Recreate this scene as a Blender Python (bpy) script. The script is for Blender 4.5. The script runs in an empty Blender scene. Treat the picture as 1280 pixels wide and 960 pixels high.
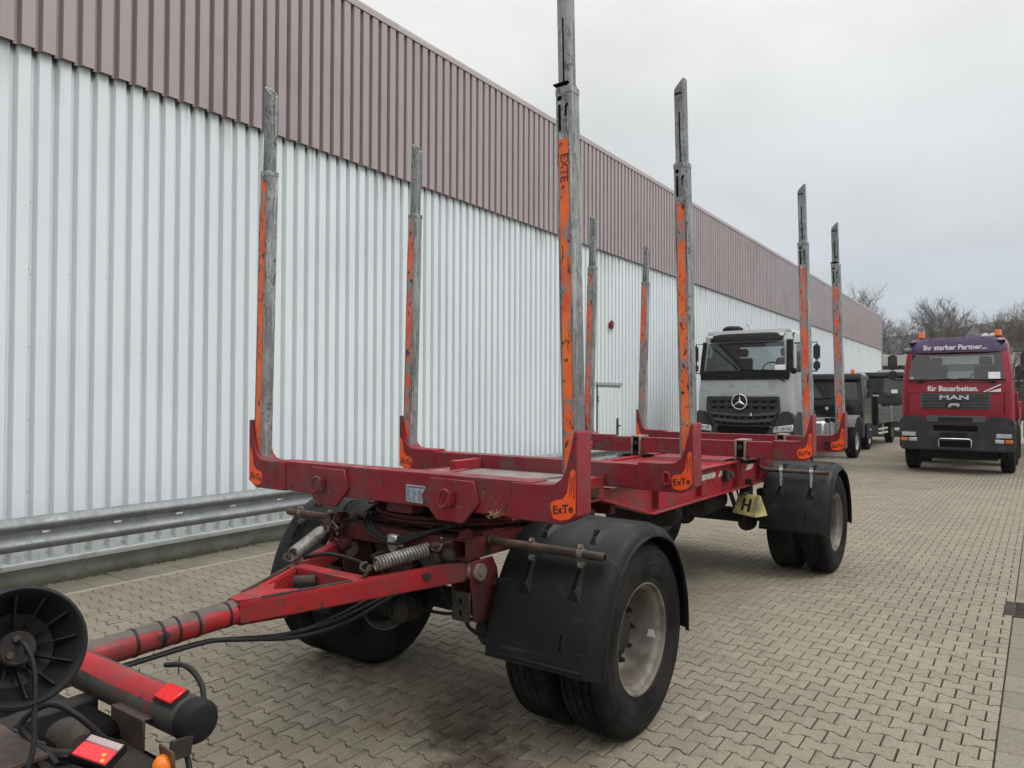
import bpy, bmesh, math, random
from mathutils import Vector, Matrix, Euler, noise
R = math.radians
random.seed(7)
SC = bpy.context.scene
COL = SC.collection

# ---------------------------------------------------------------- camera
cam = bpy.data.cameras.new('Camera')
cam.sensor_width = 36.0
cam.lens = 36.0 * 924.83 / 1280.0
cam.clip_start = 0.05
cam.clip_end = 4000
camo = bpy.data.objects.new('Camera', cam)
COL.objects.link(camo)
YAW, PITCH, ROLL = 0.6214, 0.0167, 0.0035
fw = Vector((-math.sin(YAW) * math.cos(PITCH), math.cos(YAW) * math.cos(PITCH), math.sin(PITCH)))
rt = fw.cross(Vector((0, 0, 1))).normalized()
up = rt.cross(fw)
r2 = rt * math.cos(ROLL) + up * math.sin(ROLL)
u2 = up * math.cos(ROLL) - rt * math.sin(ROLL)
CAM = Vector((3.0118, -2.9807, 1.8378))
camo.matrix_world = Matrix(((r2.x, u2.x, -fw.x, CAM.x), (r2.y, u2.y, -fw.y, CAM.y), (r2.z, u2.z, -fw.z, CAM.z), (0, 0, 0, 1)))
SC.camera = camo
SC.render.resolution_x, SC.render.resolution_y = 1024, 768

# ---------------------------------------------------------------- sky and sun (overcast)
SUN_EL, SUN_AZ = 50.0, 66.0           # azimuth clockwise from +y: high over the open yard on the right
W = bpy.data.worlds.new('World')
SC.world = W
W.use_nodes = True
nt = W.node_tree
for n in list(nt.nodes):
    nt.nodes.remove(n)
def wn(t, **k):
    n = nt.nodes.new(t)
    for a, b in k.items():
        setattr(n, a, b)
    return n
wo = wn('ShaderNodeOutputWorld')
sky = wn('ShaderNodeTexSky', sky_type='NISHITA', sun_disc=False)
sky.sun_elevation = R(SUN_EL)
sky.sun_rotation = R(SUN_AZ)
bg_sky = wn('ShaderNodeBackground')
bg_sky.inputs[1].default_value = 0.08
nt.links.new(sky.outputs[0], bg_sky.inputs[0])
tc = wn('ShaderNodeTexCoord')
sep = wn('ShaderNodeSeparateXYZ')
nt.links.new(tc.outputs['Generated'], sep.inputs[0])
# cloud deck: dull blue-grey low down, whiter and brighter overhead
rampz = wn('ShaderNodeValToRGB')
rampz.color_ramp.interpolation = 'EASE'
e = rampz.color_ramp.elements
e[0].position = 0.0
e[0].color = (0.46, 0.525, 0.59, 1)
e[1].position = 1.0
e[1].color = (1.95, 1.96, 1.95, 1)
for pos, c in ((0.10, (0.50, 0.56, 0.615, 1)), (0.22, (0.625, 0.655, 0.67, 1)), (0.42, (0.815, 0.82, 0.80, 1))):
    q = e.new(pos)
    q.color = c
nt.links.new(sep.outputs[2], rampz.inputs[0])
mp = wn('ShaderNodeMapping')
mp.inputs['Scale'].default_value = (1.0, 1.0, 2.6)
mp.inputs['Rotation'].default_value = (0, 0, 0.7)
nt.links.new(tc.outputs['Generated'], mp.inputs[0])
cn = wn('ShaderNodeTexNoise')
cn.inputs['Scale'].default_value = 1.5
cn.inputs['Detail'].default_value = 6
cn.inputs['Roughness'].default_value = 0.5
cn.inputs['Distortion'].default_value = 0.35
nt.links.new(mp.outputs[0], cn.inputs['Vector'])
cr = wn('ShaderNodeMapRange')
cr.inputs[1].default_value, cr.inputs[2].default_value = 0.28, 0.72
cr.inputs[3].default_value, cr.inputs[4].default_value = 0.76, 1.18
nt.links.new(cn.outputs[0], cr.inputs[0])
mul = wn('ShaderNodeVectorMath', operation='SCALE')
nt.links.new(rampz.outputs[0], mul.inputs[0])
nt.links.new(cr.outputs[0], mul.inputs['Scale'])
bg_cl = wn('ShaderNodeBackground')
nt.links.new(mul.outputs[0], bg_cl.inputs[0])
mixw = wn('ShaderNodeMixShader')
mixw.inputs[0].default_value = 0.93
nt.links.new(bg_sky.outputs[0], mixw.inputs[1])
nt.links.new(bg_cl.outputs[0], mixw.inputs[2])
nt.links.new(mixw.outputs[0], wo.inputs[0])

sun = bpy.data.lights.new('Sun', 'SUN')
sun.energy = 1.2
sun.angle = R(30)
sun.color = (1.0, 0.97, 0.93)
suno = bpy.data.objects.new('Sun', sun)
COL.objects.link(suno)
sd = Vector((math.sin(R(SUN_AZ)) * math.cos(R(SUN_EL)), math.cos(R(SUN_AZ)) * math.cos(R(SUN_EL)), math.sin(R(SUN_EL))))
suno.rotation_euler = sd.to_track_quat('Z', 'Y').to_euler()
suno.location = (8, -8, 14)

vs = SC.view_settings
vs.view_transform = 'Standard'
vs.look = 'None'
vs.gamma = 1.0
vs.exposure = 0.27
vs.use_curve_mapping = False
SC.render.engine = 'CYCLES'
SC.cycles.use_denoising = True
SC.cycles.max_bounces = 6
SC.cycles.diffuse_bounces = 1
SC.cycles.glossy_bounces = 3
SC.cycles.volume_bounces = 0
SC.cycles.adaptive_threshold = .02
SC.cycles.transparent_max_bounces = 8

# ---------------------------------------------------------------- materials
MATS = {}
class NT:
    def __init__(s, name):
        s.m = bpy.data.materials.new(name)
        s.m.use_nodes = True
        s.t = s.m.node_tree
        s.b = s.t.nodes['Principled BSDF']
        MATS[name] = s.m
        s.tc = s.n('ShaderNodeTexCoord')
        s.geo = s.n('ShaderNodeNewGeometry')
        oi = s.n('ShaderNodeObjectInfo')          # every object gets its own stretch of the pattern
        ml = s.n('ShaderNodeMath', operation='MULTIPLY'); ml.inputs[1].default_value = 37.0
        s.l(oi.outputs['Random'], ml.inputs[0])
        cb = s.n('ShaderNodeCombineXYZ')
        for i in range(3):
            s.l(ml.outputs[0], cb.inputs[i])
        ad = s.n('ShaderNodeVectorMath', operation='ADD')
        s.l(s.tc.outputs['Object'], ad.inputs[0]); s.l(cb.outputs[0], ad.inputs[1])
        s.oco = ad.outputs[0]
    def n(s, t, **k):
        x = s.t.nodes.new(t)
        for a, b in k.items():
            setattr(x, a, b)
        return x
    def l(s, a, b):
        s.t.links.new(a, b)
    def noise(s, scale, detail=4, rough=.55, stretch=None, world=False, dist=0.0):
        x = s.n('ShaderNodeTexNoise')
        x.inputs['Scale'].default_value = scale
        x.inputs['Detail'].default_value = detail
        x.inputs['Roughness'].default_value = rough
        x.inputs['Distortion'].default_value = dist
        src = s.geo.outputs['Position'] if world else s.oco
        if stretch:
            mp = s.n('ShaderNodeMapping')
            mp.inputs['Scale'].default_value = stretch
            s.l(src, mp.inputs[0])
            src = mp.outputs[0]
        s.l(src, x.inputs['Vector'])
        return x.outputs[0]
    def rng(s, v, a, b, c=0.0, d=1.0, smooth=True):
        x = s.n('ShaderNodeMapRange')
        x.interpolation_type = 'SMOOTHSTEP' if smooth else 'LINEAR'
        for i, q in enumerate((a, b, c, d)):
            x.inputs[i + 1].default_value = q
        s.l(v, x.inputs[0])
        return x.outputs[0]
    def math(s, op, a, b=None):
        x = s.n('ShaderNodeMath', operation=op)
        for i, q in enumerate((a, b)):
            if q is None:
                continue
            if isinstance(q, (int, float)):
                x.inputs[i].default_value = q
            else:
                s.l(q, x.inputs[i])
        return x.outputs[0]
    def mix(s, f, a, b):
        x = s.n('ShaderNodeMix', data_type='RGBA')
        if isinstance(f, (int, float)):
            x.inputs[0].default_value = f
        else:
            s.l(f, x.inputs[0])
        for i, q in ((6, a), (7, b)):
            if isinstance(q, (tuple, list)):
                x.inputs[i].default_value = (q[0], q[1], q[2], 1)
            else:
                s.l(q, x.inputs[i])
        return x.outputs[2]
    def col(s, c):
        if isinstance(c, (tuple, list)):
            s.b.inputs['Base Color'].default_value = (c[0], c[1], c[2], 1)
        else:
            s.l(c, s.b.inputs['Base Color'])
    def rough(s, v):
        if isinstance(v, (int, float)):
            s.b.inputs['Roughness'].default_value = v
        else:
            s.l(v, s.b.inputs['Roughness'])
    def metal(s, v):
        if isinstance(v, (int, float)):
            s.b.inputs['Metallic'].default_value = v
        else:
            s.l(v, s.b.inputs['Metallic'])
    def bump(s, h, dist=.002, strength=1.0):
        x = s.n('ShaderNodeBump')
        x.inputs['Strength'].default_value = strength
        x.inputs['Distance'].default_value = dist
        s.l(h, x.inputs['Height'])
        s.l(x.outputs[0], s.b.inputs['Normal'])

def plain(name, c, rough=.6, metal=0.0, var=.15, scale=9, dirt=None, dscale=3.0, damt=.35, bump=0.0, coat=0.0, spec=.5):
    k = NT(name)
    v = k.rng(k.noise(scale, 5), .3, .7)
    cc = k.mix(v, tuple(x * (1 - var) for x in c), tuple(min(1, x * (1 + var)) for x in c))
    if dirt:
        d = k.rng(k.noise(dscale, 6, .62), .62 - damt * .5, .8 - damt * .3)
        cc = k.mix(d, cc, dirt)
    k.col(cc)
    k.rough(k.rng(k.noise(scale * 2.3, 4), .3, .7, rough - .08, min(1, rough + .1)))
    k.metal(metal)
    k.b.inputs['Specular IOR Level'].default_value = spec
    if coat:
        k.b.inputs['Coat Weight'].default_value = coat
        k.b.inputs['Coat Roughness'].default_value = .08
    if bump:
        k.bump(k.noise(scale * 6, 5), bump)
    return k.m

def worn(name, c, c2, dirt, chip, amt=.5, rough=.45, chipscale=22, streak=False, fine=.5):
    """old paint: faded patches, dust film, chips down to steel or primer"""
    k = NT(name)
    a = k.rng(k.noise(2.6, 5, .6), .35, .68)
    cc = k.mix(a, c, c2)
    st = (1, 1, .18) if streak else None
    d = k.rng(k.noise(5.5, 7, .70, st), .59 - .13 * amt, .67 - .10 * amt)
    d = k.math('MULTIPLY', d, k.rng(k.noise(1.3, 3), .38, .62, .35, 1.0))
    cc = k.mix(k.math('MULTIPLY', d, .80), cc, dirt)
    ch = k.rng(k.noise(chipscale, 6, .62, None, False, .6), .635 - .06 * fine, .655 - .06 * fine)
    cl = k.rng(k.noise(3.1, 3), .42, .6)
    chm = k.math('MULTIPLY', ch, cl)
    cc = k.mix(chm, cc, chip)
    sc = k.rng(k.noise(34, 3, .5, (1.0, 1.0, .06)), .66, .70)
    cc = k.mix(k.math('MULTIPLY', sc, .65), cc, dirt)
    k.col(cc)
    k.rough(k.rng(k.noise(9, 5), .3, .7, rough - .1, rough + .22))
    k.b.inputs['Specular IOR Level'].default_value = .34
    k.bump(k.math('SUBTRACT', k.noise(40, 4), k.math('MULTIPLY', chm, .8)), .0012, .7)
    return k.m

worn('paint_red_bolster', (.255, .016, .027), (.185, .016, .025), (.120, .066, .060), (.030, .023, .021), .85, .42)
worn('paint_red_drawbar', (.37, .015, .020), (.27, .014, .018), (.105, .048, .042), (.030, .026, .025), 1.0, .44, 11, False, .9)
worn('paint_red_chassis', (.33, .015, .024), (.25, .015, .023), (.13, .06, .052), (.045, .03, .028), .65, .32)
worn('paint_red_grimy_shaded', (.13, .013, .016), (.065, .013, .014), (.032, .022, .019), (.022, .017, .015), 1.0, .6, 14)  # old grimy red, darkened in colour for the shade under the deck
worn('deck_worn', (.24, .042, .042), (.21, .19, .175), (.29, .26, .24), (.10, .06, .05), .8, .4, 9)
worn('bare_steel_deck', (.27, .25, .235), (.20, .17, .155), (.24, .05, .045), (.10, .07, .06), .5, .4, 9)
worn('underframe', (.022, .018, .017), (.016, .015, .014), (.050, .037, .030), (.02, .018, .017), .7, .75)

def galv(name, c, dark, streaks=True, metal=.35, rough=.5):
    k = NT(name)
    v = k.n('ShaderNodeTexVoronoi')
    v.inputs['Scale'].default_value = 55
    k.l(k.oco, v.inputs['Vector'])
    sp = k.rng(v.outputs['Distance'], 0, .9, .88, 1.1)
    a = k.rng(k.noise(6, 7, .70, (1, 1, .45)), .40, .62)
    cc = k.mix(a, c, tuple(x * (.58 if streaks else .80) for x in c))
    vm = k.n('ShaderNodeVectorMath', operation='SCALE')
    k.l(cc, vm.inputs[0]); k.l(sp, vm.inputs['Scale'])
    cc = vm.outputs[0]
    if streaks:
        st = k.rng(k.noise(40, 7, .75, (1, 1, .45), False, 1.5), .525, .565)
        sm = k.math('MULTIPLY', st, k.rng(k.noise(3.0, 4, .6), .42, .56))
        cc = k.mix(k.math('MULTIPLY', sm, .9), cc, dark)
        br = k.rng(k.noise(70, 5, .65, (1, 1, .035), False, .3), .56, .62)
        cc = k.mix(k.math('MULTIPLY', br, .6), cc, tuple(min(1, x * 1.8) for x in c))
        lg = k.math('MULTIPLY', k.rng(k.noise(42, 5, .7, (1, 1, .03), False, .2), .555, .61), k.rng(k.noise(1.7, 3), .44, .58))
        cc = k.mix(k.math('MULTIPLY', lg, .8), cc, dark)
    k.col(cc)
    k.metal(metal)
    k.rough(k.rng(k.noise(11, 5), .3, .7, rough - .1, rough + .18))
    k.bump(k.noise(60, 4), .0009, .8)
    return k.m
galv('galvanised_stake', (.35, .35, .345), (.050, .048, .046), True, .45, .40)
galv('galvanised_extension', (.29, .295, .30), (.035, .036, .037), True, .55, .36)
galv('galvanised_rail', (.27, .283, .29), (.14, .14, .135), False, .35, .5)
galv('zinc_bright', (.60, .61, .61), (.3, .3, .3), False, .6, .35)

def orange(name, c, bare, cover):
    k = NT(name)
    n1 = k.noise(24, 7, .72, (1, 1, .40), True, .8)
    n2 = k.noise(2.3, 2, .5, None, True)
    m = k.math('ADD', n1, k.math('MULTIPLY', n2, .55))
    f = k.rng(m, cover - .03, cover + .02)
    scr = k.rng(k.noise(24, 6, .65, (1, 1, .5), True, 1.2), .575, .61)
    base = k.mix(k.rng(k.noise(5, 4, .6, None, True), .35, .65), c, (c[0] * .86, c[1] * .55, c[2] * .8))
    cc = k.mix(f, base, bare)
    cc = k.mix(scr, cc, (.05, .035, .03))
    k.col(cc)
    k.rough(.45)
    k.bump(f, .001, .6)
    return k.m
orange('orange_strip', (1.0, .20, .03), (.27, .265, .255), .865)
orange('orange_strip_worn', (1.0, .145, .03), (.29, .285, .275), .795)
plain('orange_sticker', (1.0, .105, .014), .42, 0, .03, 8, (.60, .07, .02), 7, .12)
k = NT('mudguard_plastic')
c_ = k.mix(k.rng(k.noise(2.2, 5, .6), .35, .65), (.0065, .0070, .0078), (.0095, .0100, .0108))
du = k.rng(k.noise(3.4, 7, .72), .50, .70)
c_ = k.mix(k.math('MULTIPLY', du, .55), c_, (.040, .037, .033))
sp = k.math('MULTIPLY', k.rng(k.noise(55, 4, .7), .60, .68), k.rng(k.noise(2.7, 3), .45, .62))
c_ = k.mix(k.math('MULTIPLY', sp, .6), c_, (.085, .078, .066))
scx = k.rng(k.noise(26, 4, .6, (.12, 1, 1), False, .6), .64, .67)
c_ = k.mix(k.math('MULTIPLY', scx, .5), c_, (.055, .054, .052))
k.col(c_); k.rough(k.rng(k.noise(6, 5), .3, .7, .36, .58)); k.b.inputs['Specular IOR Level'].default_value = .20
k.bump(k.noise(18, 5), .0012, .5)
plain('letter_black', (.012, .012, .012), .5)
plain('letter_faded', (.09, .010, .008), .6, 0, .4, 60, (.7, .12, .03), 50, .3)
plain('letter_white', (.80, .80, .80), .5, 0, .03)
plain('plastic_black', (.0105, .0115, .0125), .47, 0, .2, 3.2, (.024, .023, .021), 4.5, .45, spec=.17, bump=.0006)
plain('plastic_edge', (.011, .0115, .012), .55, 0, .1, spec=.25)
plain('slot_black', (.004, .004, .004), .9, 0, .1, spec=.1)
plain('cable_black', (.012, .012, .013), .55, 0, .15, spec=.3)
plain('rust_tube', (.125, .075, .052), .62, .3, .35, 14, (.05, .036, .03), 6, .5, .001)
plain('rusty_clip', (.30, .25, .21), .5, .6, .3, 30)
worn('rubbed_paint', (.105, .082, .070), (.070, .058, .052), (.16, .12, .095), (.20, .02, .02), .7, .5, 12)
plain('spring_steel', (.24, .23, .215), .45, .5, .2, 30, (.09, .075, .06), 9, .4)
plain('rim_steel', (.235, .21, .18), .6, .2, .16, 7, (.10, .083, .066), 4.5, .6, .0006)
plain('rim_inner_dark', (.030, .026, .023), .8, 0, .3, 8, spec=.2)
plain('cast_iron', (.045, .041, .038), .75, .2, .3, 20, (.085, .065, .048), 6, .35, spec=.2)
worn('beam_grey', (.060, .055, .048), (.040, .036, .031), (.022, .018, .015), (.16, .018, .018), .8, .5, 9)
plain('yellow_chock', (.62, .52, .20), .6, 0, .12, 8, (.23, .19, .10), 6, .45)
plain('reflective_tape', (.62, .62, .57), .4, 0, .12, 9, (.22, .15, .13), 9, .4)
plain('data_plate', (.48, .50, .53), .35, .3, .08, 9)
plain('data_plate_print', (.10, .15, .24), .5, 0, .3, 40)
k = NT('wall_white')
z = k.n('ShaderNodeSeparateXYZ'); k.l(k.geo.outputs['Position'], z.inputs[0])
c_ = k.mix(k.rng(k.noise(.6, 4, .55, None, True), .35, .65), (.770, .820, .845), (.730, .780, .805))
dr_ = k.math('MULTIPLY', k.rng(k.noise(5.5, 5, .65, (1, 1, .05), True), .50, .66), k.rng(z.outputs[2], 4.55, 5.18))
c_ = k.mix(k.math('MULTIPLY', dr_, .55), c_, (.30, .31, .30))
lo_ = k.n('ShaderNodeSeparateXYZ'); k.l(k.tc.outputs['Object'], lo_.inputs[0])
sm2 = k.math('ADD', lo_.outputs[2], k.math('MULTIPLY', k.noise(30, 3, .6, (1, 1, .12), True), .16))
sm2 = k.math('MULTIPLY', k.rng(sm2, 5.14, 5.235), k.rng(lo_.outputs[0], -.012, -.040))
c_ = k.mix(k.math('MULTIPLY', sm2, .85), c_, (.05, .046, .045))      # gap shade under the brown sheets painted into the channels, with dirt smudges
st_ = k.rng(k.noise(9, 4, .6, (1, 1, .02), True), .60, .72)
c_ = k.mix(k.math('MULTIPLY', st_, .16), c_, (.52, .55, .54))
sp_ = k.math('MULTIPLY', k.rng(k.noise(14, 6, .7, None, True), .45, .70), k.rng(z.outputs[2], 1.0, .22))
c_ = k.mix(k.math('MULTIPLY', sp_, .5), c_, (.40, .39, .34))
k.col(c_); k.rough(.4); k.b.inputs['Specular IOR Level'].default_value = .35
plain('wall_brown', (.385, .318, .322), .38, 0, .02, .7, (.33, .275, .28), .8, .3)
plain('wall_cap', (.39, .34, .34), .4, 0, .04, 1.5)
plain('flashing_white', (.68, .70, .70), .4, 0, .05, 3, (.4, .4, .37), 3, .3)
plain('door_grey', (.70, .755, .755), .4, 0, .03)
plain('trim_grey', (.40, .43, .43), .45, .2, .08)
plain('handle_dark', (.045, .06, .055), .4)
plain('alarm_red', (.22, .012, .022), .45)
plain('screw_dark', (.10, .10, .10), .6, .4)
plain('roof_felt', (.18, .18, .18), .9)

# concrete plinth: damp at the foot with green film
k = NT('concrete_plinth')
z = k.n('ShaderNodeSeparateXYZ'); k.l(k.geo.outputs['Position'], z.inputs[0])
nn = k.noise(3.0, 7, .65, None, True)
b = k.mix(k.rng(nn, .3, .7), (.20, .19, .165), (.30, .285, .25))
g = k.rng(k.math('ADD', z.outputs[2], k.math('MULTIPLY', k.noise(5, 6, .7, None, True), .20)), .20, .08)
k.col(k.mix(k.math('MULTIPLY', g, .8), b, (.075, .075, .045)))
k.rough(.9); k.bump(k.noise(70, 5), .002, .6)

# pavers
def paver(name, tone_attr, ca, cb, stain=True, bright=1.0):
    k = NT(name)
    if tone_attr:
        at = k.n('ShaderNodeAttribute', attribute_name='tone'); t = at.outputs['Fac']
    else:
        oi = k.n('ShaderNodeObjectInfo'); t = oi.outputs['Random']
    c = k.mix(t, ca, cb)
    big = k.rng(k.noise(.55, 5, .6, None, True), .3, .7)
    c = k.mix(k.math('MULTIPLY', big, .30), c, tuple(x * .72 for x in ca))
    fine = k.noise(150, 3, .6, None, True)
    grit = k.rng(fine, .36, .68, .66, 1.30)
    vm = k.n('ShaderNodeVectorMath', operation='SCALE'); k.l(c, vm.inputs[0]); k.l(grit, vm.inputs['Scale'])
    c = vm.outputs[0]
    sp = k.rng(k.noise(310, 2, .5, None, True), .68, .74)
    c = k.mix(k.math('MULTIPLY', sp, .35), c, (.50, .47, .40))
    med = k.rng(k.noise(7, 6, .7, None, True), .55, .78)
    c = k.mix(k.math('MULTIPLY', med, .45), c, tuple(x * .50 for x in ca))
    if stain:
        sn = k.math('SUBTRACT', k.noise(6, 6, .7, None, True), .5)
        sx = k.n('ShaderNodeSeparateXYZ'); k.l(k.geo.outputs['Position'], sx.inputs[0])
        def spot(cx, cy, r0, r1, warp=.5):
            dx = k.math('SUBTRACT', sx.outputs[0], cx); dy = k.math('SUBTRACT', sx.outputs[1], cy)
            d = k.math('SQRT', k.math('ADD', k.math('MULTIPLY', dx, dx), k.math('MULTIPLY', dy, dy)))
            d = k.math('ADD', d, k.math('MULTIPLY', sn, warp))
            return k.rng(d, r1, r0)
        c = k.mix(k.math('MULTIPLY', spot(.45, .16, .02, .42, .75), .88), c, (.048, .033, .022))
        c = k.mix(k.math('MULTIPLY', spot(.68, -.06, .0, .30, .7), .8), c, (.05, .034, .023))
        c = k.mix(k.math('MULTIPLY', spot(.98, -.16, .0, .32, .7), .7), c, (.06, .04, .027))
        c = k.mix(k.math('MULTIPLY', spot(.2, .42, .0, .40, .7), .6), c, (.07, .052, .037))
        c = k.mix(k.math('MULTIPLY', spot(.80, .02, .02, .30, .6), .62), c, (.07, .045, .03))
        c = k.mix(k.math('MULTIPLY', spot(.0, -.02, .0, .20, .3), .50), c, (.19, .105, .06))
        c = k.mix(k.math('MULTIPLY', spot(1.15, .15, .0, .34, .5), .50), c, (.10, .065, .04))
        c = k.mix(k.math('MULTIPLY', spot(-.45, -.03, .0, .09, .15), .55), c, (.09, .08, .065))
        c = k.mix(k.math('MULTIPLY', spot(.15, -.55, .0, .10, .15), .4), c, (.09, .08, .065))
    k.col(c); k.rough(.86)
    k.b.inputs['Specular IOR Level'].default_value = .3
    k.bump(fine, .0016, .55)
    return k.m
PA, PB = (.228, .199, .150), (.276, .244, .186)
paver('paver_single', False, PA, PB)
paver('paver_mass', True, PA, PB)
paver('slab_stone', False, (.180, .164, .128), (.235, .216, .170), False)
paver('slab_mass', True, (.200, .184, .146), (.26, .240, .192), False)
plain('pale_edging', (.30, .268, .205), .9, 0, .15, 30)
plain('joint_sand', (.030, .026, .020), .95, 0, .3, 12, (.020, .021, .013), 3, .5)
# far paving: same colours, rows too small to build
k = NT('paving_far')
bt = k.n('ShaderNodeTexBrick')
bt.offset = .5
k.l(k.geo.outputs['Position'], bt.inputs['Vector'])
for nme, v in (('Scale', 1.0), ('Mortar Size', .006), ('Brick Width', .173), ('Row Height', .1375), ('Mortar Smooth', .3)):
    bt.inputs[nme].default_value = v
bt.inputs['Color1'].default_value = (*PA, 1); bt.inputs['Color2'].default_value = (*PB, 1); bt.inputs['Mortar'].default_value = (.09, .08, .062, 1)
k.col(k.mix(k.math('MULTIPLY', k.rng(k.noise(.3, 5, .6, None, True), .35, .7), .4), bt.outputs[0], (.17, .155, .125)))
k.rough(.88)
plain('moss', (.055, .066, .020), .95, 0, .4, 14)
plain('straw', (.45, .36, .17), .8)
# vehicles
plain('cab_red', (.29, .006, .022), .34, 0, .04, 2, (.22, .014, .025), 3, .3, 0, .3, spec=.35)
plain('cab_grey', (.40, .415, .425), .34, 0, .04, 2, (.30, .29, .27), 4, .3, 0, .5)
plain('cab_black', (.012, .0125, .014), .3, 0, .1, 2, (.035, .033, .03), 3, .25, 0, .3, spec=.35)
plain('cab_white', (.62, .63, .63), .35, 0, .03, 2)
plain('visor_purple', (.045, .022, .075), .3, 0, .25, 2.5, (.10, .05, .13), 2, .3, spec=.4)
plain('truck_plastic', (.032, .034, .037), .55, 0, .12, 4, (.065, .06, .055), 3, .35, spec=.28)
plain('truck_plastic_light', (.095, .098, .102), .5, 0, .1, 4, spec=.3)
plain('truck_black', (.011, .011, .012), .65, 0, .2, 4, spec=.2)
plain('chrome', (.74, .75, .76), .16, 1.0, .04)
plain('interior_dark', (.028, .030, .033), .9)
plain('seat_cloth', (.028, .028, .03), .9)
plain('lamp_amber', (.72, .17, .02), .25)
plain('lamp_clear', (.55, .57, .58), .12, .25)
plain('alu_board', (.075, .077, .078), .5, 0, .12, 6, (.05, .048, .043), 3, .4, spec=.3)
plain('paper_white', (.80, .80, .80), .7, 0, .04)
plain('concrete_pale', (.50, .49, .45), .85, 0, .08, 1.0)
plain('window_far', (.05, .06, .07), .25)
plain('hedge_dark', (.030, .038, .022), .95, 0, .3, 6)
plain('bark_grey', (.12, .105, .09), .95, 0, .25, 5)
plain('bark_birch', (.42, .41, .38), .9, 0, .2, 5, (.07, .065, .06), 6, .5)
plain('twig_brown', (.145, .120, .102), .95, 0, .2, 2)
plain('twig_grey', (.160, .142, .126), .95, 0, .2, 2)
plain('hill_wood', (.120, .112, .106), 1.0, 0, .2, .02, (.14, .13, .12), .05, .4)
plain('field_far', (.13, .14, .08), 1.0, 0, .15, .05)
k = NT('glass_cab')
out = k.t.nodes['Material Output']
tr = k.n('ShaderNodeBsdfTransparent'); tr.inputs[0].default_value = (.60, .66, .66, 1)
gl = k.n('ShaderNodeBsdfGlossy'); gl.inputs['Roughness'].default_value = .03
fr = k.n('ShaderNodeFresnel'); fr.inputs[0].default_value = 1.52
mx = k.n('ShaderNodeMixShader')
k.l(k.math('ADD', fr.outputs[0], .06), mx.inputs[0]); k.l(tr.outputs[0], mx.inputs[1]); k.l(gl.outputs[0], mx.inputs[2]); k.l(mx.outputs[0], out.inputs[0])
plain('glass_lens', (.50, .52, .53), .08, .2)
plain('rubber', (.0085, .0085, .009), .8, 0, .2, 5, (.026, .024, .021), 3.5, .5, spec=.12)
plain('rubber_tread', (.028, .027, .026), .8, 0, .22, 9, (.055, .050, .043), 5, .5)
def glow(name, c, s):
    k = NT(name); k.col(tuple(x * .7 for x in c)); k.rough(.2)
    k.b.inputs['Emission Color'].default_value = (*c, 1); k.b.inputs['Emission Strength'].default_value = s
glow('lamp_red_lit', (.80, .010, .02), .32)
glow('lamp_orange_dot', (1.0, .20, .01), 1.1)
glow('lamp_amber_lit', (.85, .20, .01), .22)
glow('lamp_pink_lit', (.50, .33, .33), .12)
plain('reflector_red', (.62, .012, .012), .18)
MAT = MATS

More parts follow.
